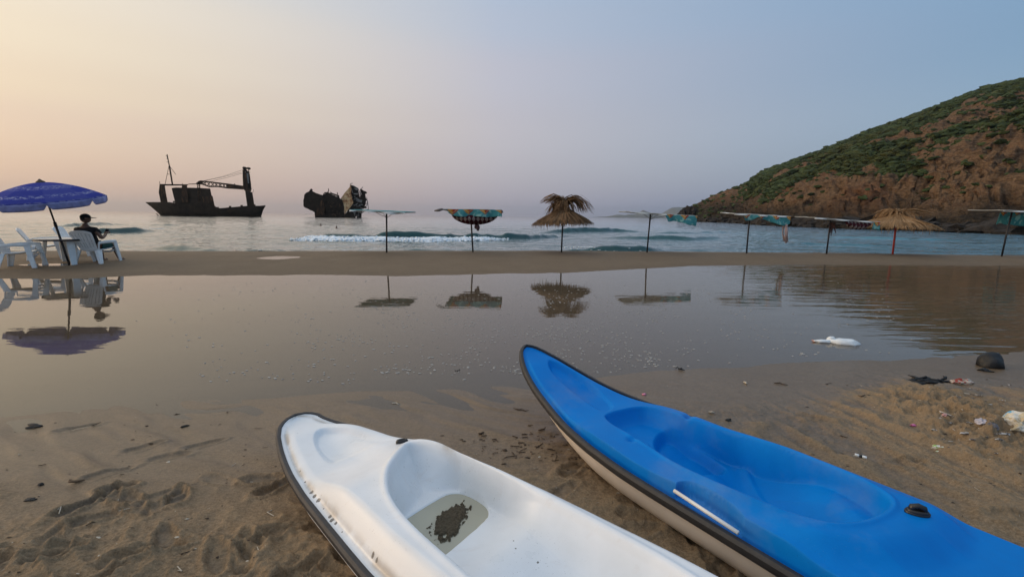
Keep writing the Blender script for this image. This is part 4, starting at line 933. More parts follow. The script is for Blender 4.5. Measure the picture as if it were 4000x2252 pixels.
# umbrella
ub = np.array([-11.78, 11.50, 0]); ub[2] = sand_z(ub[0], ub[1]); ut = atY(158, 712, 11.15)
um = empty('beach_umbrella', ub, 'blue floral beach umbrella with white scalloped valance leaning over the table', 'umbrella')
ax = (ut-ub); Lp = np.linalg.norm(ax); ax /= Lp
MB().tube([-ax*.25, ax*Lp*.5], .026, 10).build('lower_pole', M_POLE, um, True)
MB().tube([ax*Lp*.48, ax*(Lp-.02)], .019, 10).build('upper_pole', M_POLE, um, True)
MB().tube([ax*Lp*.47, ax*Lp*.53], .034, 10).build('pole_clamp', M_BLK, um, True)
e1 = np.cross(ax, [0, 1, 0]); e1 /= np.linalg.norm(e1); e2 = np.cross(ax, e1)
RU, HU, NP = 1.15, .40, 8
def can(a, f):       # dome point; panels pull flat between the ribs
    k = math.cos(math.pi/NP)/math.cos(((a % (2*math.pi/NP))-math.pi/NP)); r = RU*f*(1-(1-k)*.75*f)
    return ax*(Lp-HU*(1.0*f**1.9+.06*f)) + e1*math.cos(a)*r + e2*math.sin(a)*r
na, nf = 96, 22; V = []; UVc = []
for i in range(nf):
    for j in range(na+1):
        a = 2*math.pi*j/na; f = max(.012, i/(nf-1)); V.append(can(a, f)); UVc.append((NP*j/na, f))
def umbm():
    t = NT('blue_floral_cloth'); uv = t.n('ShaderNodeUVMap').outputs[0]; sp = t.n('ShaderNodeSeparateXYZ'); t.l(uv, sp.inputs[0]); f = sp.outputs[1]
    mp = t.n('ShaderNodeMapping'); mp.inputs['Scale'].default_value = (3.2, 11, 1); t.l(uv, mp.inputs[0])
    n = t.noise(mp.outputs[0], 2.6, 4, .7, .8); pn = t.math('FLOOR', sp.outputs[0])
    par = t.math('GREATER_THAN', t.math('FRACT', t.math('MULTIPLY', pn, .5)), .25)
    base = t.mix(par, (.070,.082,.36), (.095,.105,.38))
    b1 = t.math('MULTIPLY', t.mr(f, .74, .79), t.mr(f, .87, .83)); b2 = t.math('MULTIPLY', t.mr(f, .34, .40), t.mr(f, .58, .52)); b3 = t.mr(f, .955, .975)
    bb = t.math('MAXIMUM', t.math('MAXIMUM', b1, t.math('MULTIPLY', b2, .8)), t.math('MULTIPLY', b3, .6))
    c = t.mix(t.math('MULTIPLY', t.mr(n, .50, .56), bb), base, (.42,.43,.60)); c = t.mix(t.math('MULTIPLY', t.mr(n, .36, .32), b1), c, (.012,.012,.07))
    wn_ = t.noise(t.pos(obj=True), 5, 4, .6); c = t.mix(t.mr(wn_, .55, .75, 0, .35), c, (.11,.12,.34))
    d = t.n('ShaderNodeBsdfDiffuse'); t.l(c, d.inputs[0]); tl = t.n('ShaderNodeBsdfTranslucent'); t.l(c, tl.inputs[0]); m = t.n('ShaderNodeMixShader'); m.inputs[0].default_value = .3
    t.l(d.outputs[0], m.inputs[1]); t.l(tl.outputs[0], m.inputs[2]); t.l(m.outputs[0], t.out.inputs[0]); return t.m
M_UMB = umbm()
cn = mesh_np('canopy', np.array(V), gridfaces(nf, na+1), M_UMB, um, True, uv=np.array(UVc)); solid(cn, .004)
V = []; UVc = []
for i in range(5):
    for j in range(na*2+1):
        a = 2*math.pi*j/(na*2); ph = (NP*j/(na*2)) % 1; ln = .17*(1-.62*math.exp(-(min(ph, 1-ph)/.045)**2)-.12*(abs(ph-.5)*2)**2)
        p = can(a, 1.0)-ax*ln*i/4+(e1*math.cos(a)+e2*math.sin(a))*(.012*i/4*math.sin(ph*12)); V.append(p); UVc.append((NP*j/(na*2), .9+.05*i/4))
vl = mesh_np('valance', np.array(V), gridfaces(5, na*2+1), simple('pale_blue_valance', (.21,.22,.42), .9, .35, 7), cn, True); solid(vl, .004)
rb = MB()
for k in range(NP):
    a = 2*math.pi*k/NP; MB().tube([can(a, f)-ax*.014 for f in np.linspace(.03, 1, 10)], .006, 6).build('rib', M_FRAME, um, True)
    MB().tube([ax*(Lp-.52), can(a, .5)-ax*.02], .005, 6).build('strut', M_FRAME, um, True)
fn = MB(); fn.tube([ax*(Lp-.05), ax*(Lp+.02), ax*(Lp+.05), ax*(Lp+.085)], [.10,.085,.04,.012], 14); fn.build('finial_cap', simple('brown_cap', (.08,.05,.035), .7, .3, 20), um, True)

# ---- the man: one skinned figure sitting in the chair, looking right, phone in his hand
mx, my, mrz = CX['man']; mz = sand_z(mx, my)-.015
mr_ = empty('person', (mx, my, mz), 'man in a black cap and black shirt sitting by the umbrella with a phone', 'person'); mr_.rotation_euler = (0, 0, mrz); mr_.scale = (1.08, 1.05, 1.04)
def skinned(name, pts, edges, mat, root, lvl=2, rootv=0):
    me = bpy.data.meshes.new(name); me.from_pydata([p[:3] for p in pts], edges, []); o = link(bpy.data.objects.new(name, me), root); me.materials.append(mat)
    sk = o.modifiers.new('skin', 'SKIN'); sk.use_smooth_shade = True; sv = me.skin_vertices[0].data
    for i, p in enumerate(pts): r = p[3]; sv[i].radius = r if hasattr(r, '__len__') else (r, r)
    sv[rootv].use_root = True; ss = o.modifiers.new('smooth', 'SUBSURF'); ss.levels = lvl; ss.render_levels = lvl; return o
M_SKIN = simple('tanned_skin', (.15,.08,.052), .6, .12, 20); M_SHIRT = simple('black_shirt', (.006,.006,.007), .9, .3, 10); M_SHORT = simple('teal_shorts', (.02,.085,.085), .9, .3, 8)
M_HAIR = simple('black_cap_cloth', (.010,.010,.011), .85, .3, 20)
sk = [ (0,-.10,.47,.115), (0,-.17,.60,.11), (0,-.23,.76,.115), (0,-.25,.90,.085), (0,-.245,.985,(.058,.058)), (.0,-.235,1.05,(.055,.06)),
  (-.10,.0,.45,.085), (-.15,.30,.47,.066), (-.16,.33,.25,.052), (-.16,.36,.06,.036), (-.17,.43,.035,.038), (-.175,.52,.025,.026),
  (.12,.0,.45,.085), (.17,.30,.46,.066), (.19,.36,.26,.052), (.20,.41,.08,.036), (.21,.48,.045,.038), (.23,.57,.03,.026),
  (-.205,-.24,.875,.058), (-.27,-.16,.68,.044), (-.24,.05,.62,.034), (-.22,.10,.615,.026),
  (.205,-.24,.875,.058), (.30,-.20,.65,.044), (.25,-.01,.73,.034), (.225,.05,.765,.026) ]
ed = [(0,1),(1,2),(2,3),(3,4),(4,5),(0,6),(6,7),(7,8),(8,9),(9,10),(10,11),(0,12),(12,13),(13,14),(14,15),(15,16),(16,17),(3,18),(18,19),(19,20),(20,21),(3,22),(22,23),(23,24),(24,25)]
skinned('body', sk, ed, M_SKIN, mr_)
# head turned right (-40 degrees from the way he sits)
hd = MB(); V_, F_i = ICO[3]; hc = np.array([.01,-.225,1.155]); P = V_.copy(); fa = R(-52)
fx = np.sin(-fa)*1.0; F2 = np.array([math.sin(-fa), math.cos(-fa), 0]); S2_ = np.array([math.cos(-fa), -math.sin(-fa), 0])
H_ = []
for v in P:
    f, s_, u = v[1], v[0], v[2]; ff = f*(.098 if f < 0 else .092); ss_ = s_*.075*(1-.22*max(0, -u)); uu_ = u*.118
    ff += .020*max(0, -u)*max(0, f)*(1-abs(s_)) + .022*math.exp(-((u+.12)/.16)**2-(s_/.17)**2)*(f > .5)       # jaw, nose
    ff -= .012*math.exp(-((u-.08)/.10)**2-((abs(s_)-.38)/.16)**2)*(f > .4) ; ff += .006*math.exp(-((u+.48)/.09)**2-(s_/.3)**2)*(f > .4)   # eye sockets, lips
    H_.append(hc+F2*ff+S2_*ss_+np.array([0, 0, uu_]))
hd.add(H_, F_i)
for sg in (-1, 1): hd.blob(hc+S2_*sg*.077-F2*.005+np.array([0, 0, -.005]), .026, 3, .08, 2, (.5,.8,1.2))
hd.build('head', M_SKIN, mr_, True)
for sg in (-1, 1): MB().blob(hc+S2_*sg*.030+F2*.083+np.array([0, 0, .012]), .011, 1, .0, 2).build('eye', simple('eye_white', (.3,.28,.26), .3, .1), mr_, True)
hr = MB(); HV = []
for v in P:
    f, s_, u = v[1], v[0], v[2]
    HV.append(hc+F2*(f*.098-.005)+S2_*s_*.076+np.array([0, 0, u*.119 if u > -.35 else -.35*.122+(u+.35)*.02]))
hsel = [fc for fc in F_i if all(not (P[i][1] > .30 and P[i][2] < .35) and P[i][2] > -.55 for i in fc)]
hr.add(HV, hsel); hr.build('hair', simple('dark_hair', (.012,.010,.009), .8, .3, 40), mr_, True)
cp = MB(); CV = [hc+F2*v[1]*.107+S2_*v[0]*.086+np.array([0, 0, .022+max(v[2], -.02)*.102]) for v in P]; cp.add(CV, F_i)
cap = cp.build('cap', M_HAIR, mr_, True)
bm_ = MB(); rows = []
for i in range(9):
    t_ = -1+2*i/8; rows.append((hc+F2*(.085+.0)+S2_*t_*.075*1.0-F2*.03*t_*t_+np.array([0, 0, .032]), hc+F2*(.085+.12*(1-t_*t_*.75))+S2_*t_*.070+np.array([0, 0, .018-.006*t_*t_])))
A_ = [r[0] for r in rows]+[r[1] for r in rows]; bm_.add(A_, [(i, i+1, 10+i, 9+i) for i in range(8)]); solid(bm_.build('cap_peak', M_HAIR, cap, True), .008)
sh = [(0,-.10,.46,(.165,.165)), (0,-.17,.60,(.165,.165)), (0,-.23,.76,(.170,.165)), (0,-.245,.895,(.155,.145)), (0,-.245,.965,(.085,.085)),
  (-.205,-.24,.875,.072), (-.25,-.185,.75,.066), (.205,-.24,.875,.072), (.258,-.17,.75,.066)]
skinned('shirt', sh, [(0,1),(1,2),(2,3),(3,4),(3,5),(5,6),(3,7),(7,8)], M_SHIRT, mr_)
so_ = [(0,-.10,.46,(.17,.125)), (-.10,.02,.455,.103), (-.15,.27,.47,.088), (.12,.02,.455,.103), (.185,.26,.465,.088)]
skinned('shorts', so_, [(0,1),(1,2),(0,3),(3,4)], M_SHORT, mr_)
def hand(c, d, up, curl, sg):     # palm plus five bent fingers
    d = np.array(d, float); d /= np.linalg.norm(d); s_ = np.cross(d, up); s_ /= np.linalg.norm(s_); n_ = np.cross(s_, d)
    pts = [(*c, (.030,.020)), (*(c+d*.045), (.036,.017)), (*(c+d*.08), (.036,.015))]; ed_ = [(0,1),(1,2)]
    for k, (o_, l_) in enumerate(((-.030,.066),(-.010,.078),(.010,.074),(.030,.058))):
        b0 = c+d*.085+s_*o_; i0 = len(pts)
        pts += [(*b0, .0095), (*(b0+d*l_*.42-n_*.012*curl), .009), (*(b0+d*l_*.62-n_*.040*curl), .0085), (*(b0+d*l_*.55-n_*.062*curl), .0075)]
        ed_ += [(2, i0), (i0, i0+1), (i0+1, i0+2), (i0+2, i0+3)]
    i0 = len(pts); b0 = c+d*.03+s_*sg*.036
    pts += [(*b0, .012), (*(b0+d*.035+s_*sg*.022-n_*.012), .0105), (*(b0+d*.062+s_*sg*.018-n_*.032*curl), .009)]; ed_ += [(1, i0), (i0, i0+1), (i0+1, i0+2)]
    return pts, ed_
p_, e_ = hand(np.array([.22,.07,.775]), (-.25,.85,.35), (0,-.3,1), 1.0, -1); skinned('hand', p_, e_, M_SKIN, mr_)
p_, e_ = hand(np.array([-.21,.13,.615]), (.5,.8,.1), (0,0,1), .6, 1); skinned('hand', p_, e_, M_SKIN, mr_)
for x_, y_, z_, a_ in ((-.17,.45,.012,.1), (.215,.50,.014,-.2)):
    g = MB(); q = np.linspace(0, 2*math.pi, 20, endpoint=False); A_ = [(x_+(.05*math.cos(a))*math.cos(a_)-.13*math.sin(a)*math.sin(-a_)*-1, y_+.135*math.sin(a)+.05*math.cos(a)*math.sin(a_), z_) for a in q]
    g.prism([(a, b_, z_+.012) for a, b_, c_ in A_], [(a, b_, z_-.010) for a, b_, c_ in A_]); g.tube([(x_-.05, y_+.03, z_), (x_, y_+.04, z_+.065), (x_+.05, y_+.03, z_)], .010, 6); g.build('sandal', M_BLK, mr_, True)
ph_ = MB(); rot = Matrix.Rotation(mrz, 4, 'Z'); pl = rot @ Vector((.195,.145,.845)); g = MB().box((0,0,0), (.075,.009,.155))
po = bevel(g.build('smartphone', M_BLK), .004); po.location = (mx+pl.x, my+pl.y, mz+pl.z); po.rotation_euler = (R(-28), R(18), mrz+R(20)); tag(po, 'black smartphone held up in the hand of the seated man', 'phone')
sc2 = MB().box((0,-.0052,0), (.066,.0012,.138)); sc2.build('screen', simple('dark_screen', (.01,.012,.015), .1, .1), po)

# ================================================================== WRECKS AND SWIMMERS
M_SHIP = simple('black_rusted_steel', (.012,.008,.006), .85, .85, .6, .2, bump=.05, bscale=1.5)
M_RUST = NT('rust_streaked_steel'); _p = M_RUST.pos((1, 1, .35), obj=True); _n = M_RUST.noise(_p, .9, 6, .7)
M_RUST.bsdf(M_RUST.ramp(_n, [(.38, (.012,.008,.007)), (.53, (.034,.018,.011)), (.67, (.11,.054,.027)), (.82, (.18,.115,.07))]), .9, .2); M_RUST = M_RUST.m
M_PALE = NT('pale_peeling_steel'); _p = M_PALE.pos(obj=True); _n = M_PALE.noise(_p, .55, 6, .7)
M_PALE.bsdf(M_PALE.ramp(_n, [(.30, (.07,.035,.018)), (.42, (.24,.12,.06)), (.5, (.40,.29,.17)), (.62, (.50,.41,.27))]), .85, .2); M_PALE = M_PALE.m
M_GREY = simple('faded_grey_steel', (.16,.155,.15), .85, .5, .4)
def sight(root): v = np.array(root.location)[:2]; return v/np.linalg.norm(v)
class Trace:            # photo points of a thing that stands at distance Y, at true size
    def __init__(s, Y, sc, ox, oy, root): s.Y, s.sc, s.ox, s.oy, s.lo = Y, sc, ox, oy, np.array(root.location); s.u = sight(root)
    def p(s, x, y, d=0.):
        q = atY(x/s.sc+s.ox, y/s.sc+s.oy, s.Y); q[:2] += d*s.u; return q-s.lo
    def prism(s, m, pts, d0, d1): return m.prism([s.p(x, y, d0) for x, y in pts], [s.p(x, y, d1) for x, y in pts])
    def bar(s, m, pts, r, d=0., n=6): return m.tube([s.p(x, y, d) for x, y in pts], r, n)
def jag(pts, amp, n, seed):
    rr = np.random.default_rng(seed); out = []
    for i in range(len(pts)):
        a, b = np.array(pts[i], float), np.array(pts[(i+1) % len(pts)], float); L = np.linalg.norm(b-a); k = max(1, int(L/n)); nrm = np.array([b[1]-a[1], a[0]-b[0]])/(L+1e-9)
        for j in range(k): out.append(tuple(a+(b-a)*j/k+(nrm*rr.normal(0, amp) if j else 0)))
    return out
YS = 205.; w0 = gnd(850, 846, SEA_Z); s0 = atY(830, 846, YS); s0[2] = SEA_Z
ship = empty('ship_wreck', s0, 'black rusting cargo ship with its crane boom and mast still standing, aground offshore', 'ship'); T = Trace(YS, 4.833, 540, 580, ship)
top = [(135,1012),(600,1012),(680,1030),(1000,1034),(1430,1072),(1475,1112),(1530,1128),(2060,1082),(2390,1082)]
bot = [(135,1016),(250,1105),(330,1175),(435,1275),(900,1300),(2330,1300),(2322,1215),(2300,1150),(2340,1100),(2390,1096)]
X = np.unique(np.concatenate([np.linspace(135, 500, 22), np.linspace(500, 2390, 50)])); tx, ty = np.array(top, float).T
bq = sorted([(135,1016),(250,1105),(330,1175),(435,1275),(700,1300),(2330,1300),(2345,1180),(2390,1096)]); bx_, by_ = np.array(bq, float).T
V = []; sc_m = YS/PF/4.833
for x in X:
    yt, yb = np.interp(x, tx, ty), np.interp(x, bx_, by_); hb = 4.6*min(1, ((x-135)/520)**.6)*(1-.35*max(0, (x-2100)/290)**2)+.05
    for f in np.linspace(-1, 1, 15):
        a = f*math.pi/2; yy = yt+(yb-yt)*math.cos(a)**.55 if abs(f) < 1 else yt
        V.append(T.p(x, yy, hb*(math.copysign(abs(math.sin(a))**.7, f))))
mesh_np('hull', np.array(V), gridfaces(len(X), 15), M_SHIP, ship)
V = []
for x in X:
    yt = np.interp(x, tx, ty); hb = 4.6*min(1, ((x-135)/520)**.6)*(1-.35*max(0, (x-2100)/290)**2)+.05
    for f in (-1, 1): V.append(T.p(x, yt+14, f*hb*.99))
mesh_np('deck', np.array(V), gridfaces(len(X), 2), M_SHIP, ship)
m = MB(); T.prism(m, [(2290,1082),(2395,1070),(2395,1098),(2355,1110),(2345,1178),(2318,1168),(2302,1146)], -1.5, 1.5); m.build('stern_bracket', M_SHIP, ship)
m = MB(); T.prism(m, [(640,752),(715,742),(1100,748),(1360,762),(1385,890),(1405,905),(1440,1075),(1480,1115),(710,1036)], -3.6, 3.4); m.build('deckhouse', M_SHIP, ship)
m = MB(); T.prism(m, [(1215,905),(1385,900),(1420,1025),(1235,1030)], -3.75, -3.6); m.build('rusted_plating', M_RUST, ship)
for pts in ([(420,682),(510,690),(530,830),(565,1016),(440,1014),(403,835)], [(835,690),(925,690),(940,860),(948,1020),(835,1020),(825,850)]):
    m = MB(); T.prism(m, pts, -4.1, -2.4); m.build('post', M_RUST, ship)
m = MB(); T.prism(m, [(420,678),(935,684),(935,706),(520,706),(420,700)], -3.9, -2.6); T.bar(m, [(925,695),(955,680),(1090,674),(1125,656)], .16, -3.2); m.build('crossbeam', M_SHIP, ship)
ms_ = MB(); T.bar(ms_, [(655,682),(600,345)], .32, -3.2); T.bar(ms_, [(600,345),(555,128)], .22, -3.2)
mo_ = ms_.build('mast', M_RUST, ship, True)
for pts in ([(590,340),(520,676)], [(604,345),(715,497)], [(560,492),(602,494)], [(530,148),(560,150)], [(545,176),(565,178)], [(545,204),(570,204)], [(548,266),(580,268)]):
    m = MB(); T.bar(m, pts, .10, -3.2); m.build('stay', M_RUST, mo_, True)
for q in ([(416,628),(420,680)], [(840,662),(842,690)]): m = MB(); T.bar(m, q, .1, -3.2); m.build('antenna', M_SHIP, ship)
m = MB()
for a, b in ((1118,1135),(1165,1195),(1150,1245),(1120,1150)): T.bar(m, [(a,682),(a+6,760),(b,1020)], .13, -3.6)
for y in (700,740,800,860,930,990): T.bar(m, [(1118,y),(1165+(y-700)*.22,y+14)], .09, -3.6); T.bar(m, [(1165+(y-700)*.2,y),(1122,y+40)], .07, -3.6)
m.build('lattice_trestle', M_RUST, ship)
m = MB(); T.prism(m, [(2020,790),(2115,822),(2150,826),(2186,1062),(2206,1050),(2210,1085),(2060,1088),(2040,940)], -1.6, 1.4); cr = m.build('crane_column', M_SHIP, ship)
m = MB(); T.prism(m, [(1970,402),(2010,402),(2050,560),(2075,760),(2135,770),(2118,820),(2020,795),(1984,762),(1975,560)], -1.7, 1.5); m.build('crane_tower', M_RUST, ship)
m = MB(); T.prism(m, [(2030,430),(2085,430),(2110,600),(2138,770),(2085,770)], -1.2, 1.0); m.build('crane_housing', M_SHIP, ship)
m = MB(); T.prism(m, [(2040,475),(2075,470),(2090,660),(2060,660)], -1.45, -1.3); m.build('crane_panel', M_GREY, ship)
for cx_, cy_, r_ in ((2010,372,.65),(2086,376,.5),(2030,420,.45)):
    m = MB(); c = T.p(cx_, cy_); m.tube([c-[0,.7,0], c+[0,.7,0]], r_, 14); m.build('sheave', M_SHIP, ship, True)
m = MB(); T.bar(m, [(2010,372),(2086,376),(2086,450),(2110,450)], .2); T.bar(m, [(2100,470),(2130,700)], .1); T.bar(m, [(2150,822),(2172,822),(2172,770)], .07); m.build('crane_head_rail', M_SHIP, ship)
bo = MB(); d0 = -.9
for d in (-.9, .9):
    T.bar(bo, [(1105,658),(1140,630),(1170,616),(1240,618),(1680,672),(1985,716)], .26, d); T.bar(bo, [(1105,668),(1200,668),(1340,718),(1500,716),(1680,742),(1985,762)], .26, d)
    xs = [1215,1300,1365,1440,1505,1590,1650,1690]
    for i in range(len(xs)-1):
        f = lambda x: 618+(x-1240)*.122; g = lambda x: np.interp(x, [1200,1340,1500,1680],[668,718,716,742])
        T.bar(bo, [(xs[i], f(xs[i])), (xs[i+1], g(xs[i+1]))], .14, d); T.bar(bo, [(xs[i], g(xs[i])), (xs[i+1], f(xs[i+1]))], .14, d)
T.prism(bo, [(1680,676),(1985,716),(1985,760),(1800,756),(1780,744),(1680,740)], -.95, .95); T.prism(bo, [(1090,655),(1160,620),(1230,624),(1215,664),(1090,672)], -.8, .8)
bom = bo.build('crane_boom', M_RUST, ship)
for x in (1733,1815): m = MB(); T.prism(m, [(x-12,690),(x-6,664),(x+8,664),(x+14,692)], -.3, .3); m.build('boom_bracket', M_SHIP, bom)
for pts in ([(1235,610),(1600,528),(1972,404)], [(1240,612),(1600,540),(1955,448)], [(1350,624),(1660,554),(1958,470)]):
    m = MB(); T.bar(m, pts, .055, -.3, 5); m.build('cable', M_SHIP, ship)
for x, y in ((1500,1112),(1735,1092),(1952,1076)): m = MB(); T.prism(m, [(x-22,y+24),(x-20,y),(x-28,y-8),(x+26,y-8),(x+20,y),(x+20,y+24)], -1, 1); m.build('deck_fitting', M_SHIP, ship)
m = MB(); T.prism(m, [(655,1020),(662,990),(680,985),(690,1010),(705,1025)], -1, 1); T.bar(m, [(720,985),(722,1025)], .15); m.build('winch', M_SHIP, ship)
m = MB(); T.bar(m, [(345,1225),(385,1262)], .22, -1); m.build('anchor_bracket', M_SHIP, ship)

YW = 240.; s0 = atY(1300, 847, YW); s0[2] = SEA_Z
wr = empty('ship_wreck', s0, 'broken ship wreck of torn dark hull sections with one pale peeling panel', 'ship'); T = Trace(YW, 4.394, 1140, 680, wr)
m = MB(); T.prism(m, jag([(400,745),(395,655),(205,560),(200,470),(215,360),(245,322),(300,296),(330,252),(352,258),(345,292),(540,372),(560,745)], 5, 26, 1), -2, 6); m.build('bow_section', M_SHIP, wr)
m = MB(); T.prism(m, jag([(545,405),(562,600),(560,722),(540,690),(520,710),(490,675),(455,705),(402,722),(440,600),(490,480)], 4, 30, 2), -2.4, -2.0); m.build('rusted_plate', M_RUST, wr)
m = MB(); T.prism(m, jag([(530,372),(575,312),(640,318),(690,352),(810,392),(842,432),(882,500),(897,560),(905,745),(545,745)], 5, 24, 3), -1.4, 7); mh = m.build('middle_section', M_SHIP, wr)
m = MB()
for pts in ([(605,316),(632,300),(628,250)], [(775,372),(785,345),(780,316)], [(660,330),(815,388)], [(660,312),(700,335),(812,372)], [(540,350),(575,312)], [(700,352),(702,335)], [(750,370),(752,350)]): T.bar(m, pts, .22, -1.2)
m.build('bent_railing', M_SHIP, wr)
m = MB()
for k in range(26):
    rr = np.random.default_rng(k); x, y = rr.uniform(570, 870), rr.uniform(470, 700); a = rr.uniform(-.6, .6)+math.pi/2*(k % 2); L = rr.uniform(20, 70); T.bar(m, [(x,y),(x+L*math.cos(a), min(720, y+L*math.sin(a)))], .18, -1.55)
m.build('twisted_frame', M_RUST, wr)
pp = [(838,422),(900,330),(985,232),(1000,182),(1020,255),(1012,340),(1030,420),(1052,490),(1000,570),(945,635),(905,692),(893,600),(885,520)]
m = MB(); m.prism([T.p(x, y, -3.2+(1052-x)*.012) for x, y in pp], [T.p(x, y, -2.9+(1052-x)*.012) for x, y in pp]); pn_ = m.build('pale_panel', M_PALE, wr)
m = MB(); rr = np.random.default_rng(5)
for r in range(6):
    for c in range(4):
        x = 905+c*34+r*6-60*(r < 2)*(c < 1); y = 300+r*52+c*-8
        if r > 3 and c > 2: continue
        if x < 860+max(0, (330-y))*.8: continue
        m.add([T.p(x, y, -3.5+(1052-x)*.012), T.p(x+15, y+4, -3.5+(1052-x)*.012), T.p(x+9, y+15, -3.5+(1052-x)*.012)], [(0,1,2)])
m.build('torn_hole', M_SHIP, pn_)
m = MB(); T.prism(m, jag([(1010,182),(1050,205),(1140,250),(1150,330),(1165,400),(1200,470),(1240,560),(1262,545),(1285,582),(1240,588),(1205,600),(1210,660),(1195,672),(1192,745),(1125,745),(1112,705),(1085,745),(895,745),(908,690),(1000,570),(1052,490),(1030,420),(1012,340),(1020,255)], 4, 26, 7), -1.6, 6); m.build('stern_section', M_SHIP, wr)
m = MB(); T.prism(m, jag([(1172,262),(1200,264),(1275,302),(1288,330),(1255,340),(1262,380),(1282,445),(1255,540),(1228,560),(1190,480),(1172,380),(1200,340)], 4, 22, 8), -1.9, 2.4); m.build('torn_bridge', M_SHIP, wr)
for pts in ([(1070,235),(1128,255),(1130,280),(1110,280),(1072,258)], [(1140,255),(1165,300),(1195,330),(1165,360),(1150,300)], [(1090,405),(1190,450),(1196,490),(1150,478),(1110,440)]):
    m = MB(); T.prism(m, pts, -2.2, -1.95); m.build('pale_plate', M_GREY, wr)
m = MB()
for pts in ([(995,185),(1012,165),(1042,160)], [(1172,262),(1195,250),(1215,222)], [(1280,395),(1300,500),(1318,665)], [(1262,520),(1305,480)], [(1278,430),(1300,500),(1270,560)], [(1205,665),(1260,620),(1310,600)], [(1040,195),(1140,250)], [(1020,250),(1045,330)], [(1060,440),(1085,420),(1120,405)]): T.bar(m, pts, .17, -1.7)
for k in range(30):
    rr = np.random.default_rng(k+50); x, y = rr.uniform(1000, 1190), rr.uniform(330, 700); a = rr.uniform(0, 3.1); L = rr.uniform(25, 70); T.bar(m, [(x,y),(x+L*math.cos(a), min(725, y+L*math.sin(a)*.7))], rr.uniform(.12, .3), -1.9)
m.build('bent_pipe', M_GREY, wr)
# swimmers
def swimmer(px, py, label, arm):
    g = gnd(px, py, SEA_Z); sw = empty('person', (g[0], g[1], sea_z(g[0], g[1])), label, 'person')
    V_, F_i = ICO[3]; H = np.array([(v[0]*.078, v[1]*.098, .20+v[2]*.118-.01*max(0, -v[2])) for v in V_]); m = MB(); m.add(H, F_i)
    m.build('head', M_SKIN, sw, True)
    m = MB(); m.add(np.array([(v[0]*.083, .012+v[1]*.1, .215+max(v[2], -.25)*.115) for v in V_]), F_i); m.build('hair', simple('wet_dark_hair', (.012,.010,.010), .5, .3, 30), sw, True)
    pts = [(0,0,.11,.055), (0,0,.03,(.16,.09)), (-.19,0,.0,.06), (.19,0,.0,.06), (0,.03,-.25,(.15,.1))]; ed_ = [(0,1),(1,2),(1,3),(1,4)]
    if arm: pts += [(.5,-.05,.04,.045), (.85,-.1,.0,.035)]; ed_ += [(3,5),(5,6)]
    skinned('body', pts, ed_, M_SKIN, sw, 2, 1)
swimmer(1253, 882, 'swimmer with head and shoulders above the sea in front of the broken wreck', False)
swimmer(1315, 892, 'swimmer low in the sea stretching one arm to the right', True)

# ================================================================== LITTER ON THE SAND
def at_sand(px, py):
    g = gnd(px, py, .06)
    for _ in range(6): g = gnd(px, py, sand_z(g[0], g[1]))
    return g
def crumple(name, px, py, size, mat, label, cat, seed, h=.35, ang=0., lift=0., asp=.6, z=None, parent=None, sth=False, amp=.75):
    g = at_sand(px, py) if z is None else gnd(px, py, z); rr = np.random.default_rng(seed); V_, F_i = ICO[3]
    n = fbm(V_[:, 0]*1.7+seed, V_[:, 1]*1.7+V_[:, 2]*1.3, 3, seed, .6); P = V_*(1+amp*n)[:, None]
    P = P*np.array([size/2, size/2*asp, size/2*h]); P[:, 2] = np.maximum(P[:, 2], -size*.05)+size*.04+lift
    c, s = math.cos(ang), math.sin(ang); P = np.stack([P[:, 0]*c-P[:, 1]*s, P[:, 0]*s+P[:, 1]*c, P[:, 2]], -1)
    o = mesh_np(name, P, F_i, mat, parent, sth); o.location = g; return tag(o, label, cat)
def patchy(name, cols, rough=.5):
    t = NT(name); n = t.noise(t.pos(obj=True), 13, 3, .6, .8); t.bsdf(t.ramp(n, cols, 'CONSTANT' if len(cols) > 3 else 'LINEAR'), rough, .4); return t.m
M_BAG = simple('white_bag_plastic', (.72,.76,.78), .35, .1, 14, bump=.004, bscale=30)
bg = at_sand(3295, 1348); bg[2] = .0
V_, F_i = ICO[3]; n = fbm(V_[:, 0]*2, V_[:, 1]*2+V_[:, 2], 3, 5, .6); P = V_*(1+.4*n)[:, None]*np.array([.165,.10,.06]); P[:, 0] *= 1; P[:, 1] -= P[:, 0]*.16
P[:, 2] = np.clip(P[:, 2], -.01, None)+.006; P = P*np.array([1,1,1]); tl_ = V_*(1+.5*n)[:, None]*np.array([.11,.045,.025])+np.array([-.23,.04,.012]); kn = V_*(1+.4*n)[:, None]*np.array([.045,.035,.045])+np.array([-.13,.05,.035])
m = MB(); m.add(P, F_i).add(tl_, F_i).add(kn, F_i); ob = m.build('plastic_bag', M_BAG, None, True); ob.location = bg; tag(ob, 'white plastic bag floating at the edge of the puddle', 'bag')
m = MB(); m.blob((-.335,.055,.012), .025, 4, .3, 1, (1.6,.8,.5)); m.build('bag_handle', simple('pink_plastic', (.55,.28,.22), .5), ob, True)
M_DARK = simple('black_wet_weed', (.005,.005,.0055), .55, .4, 30, bump=.006)
lump = crumple('black_lump', 3866, 1430, .22, M_DARK, 'rounded black lump lying at the edge of the puddle', 'lump', 3, 1.35, -.2, 0, .8, sth=True, amp=.3)
crumple('seaweed', 3845, 1447, .12, M_DARK, 'small scrap of weed just below the black lump', 'seaweed', 33, .3, -.4)
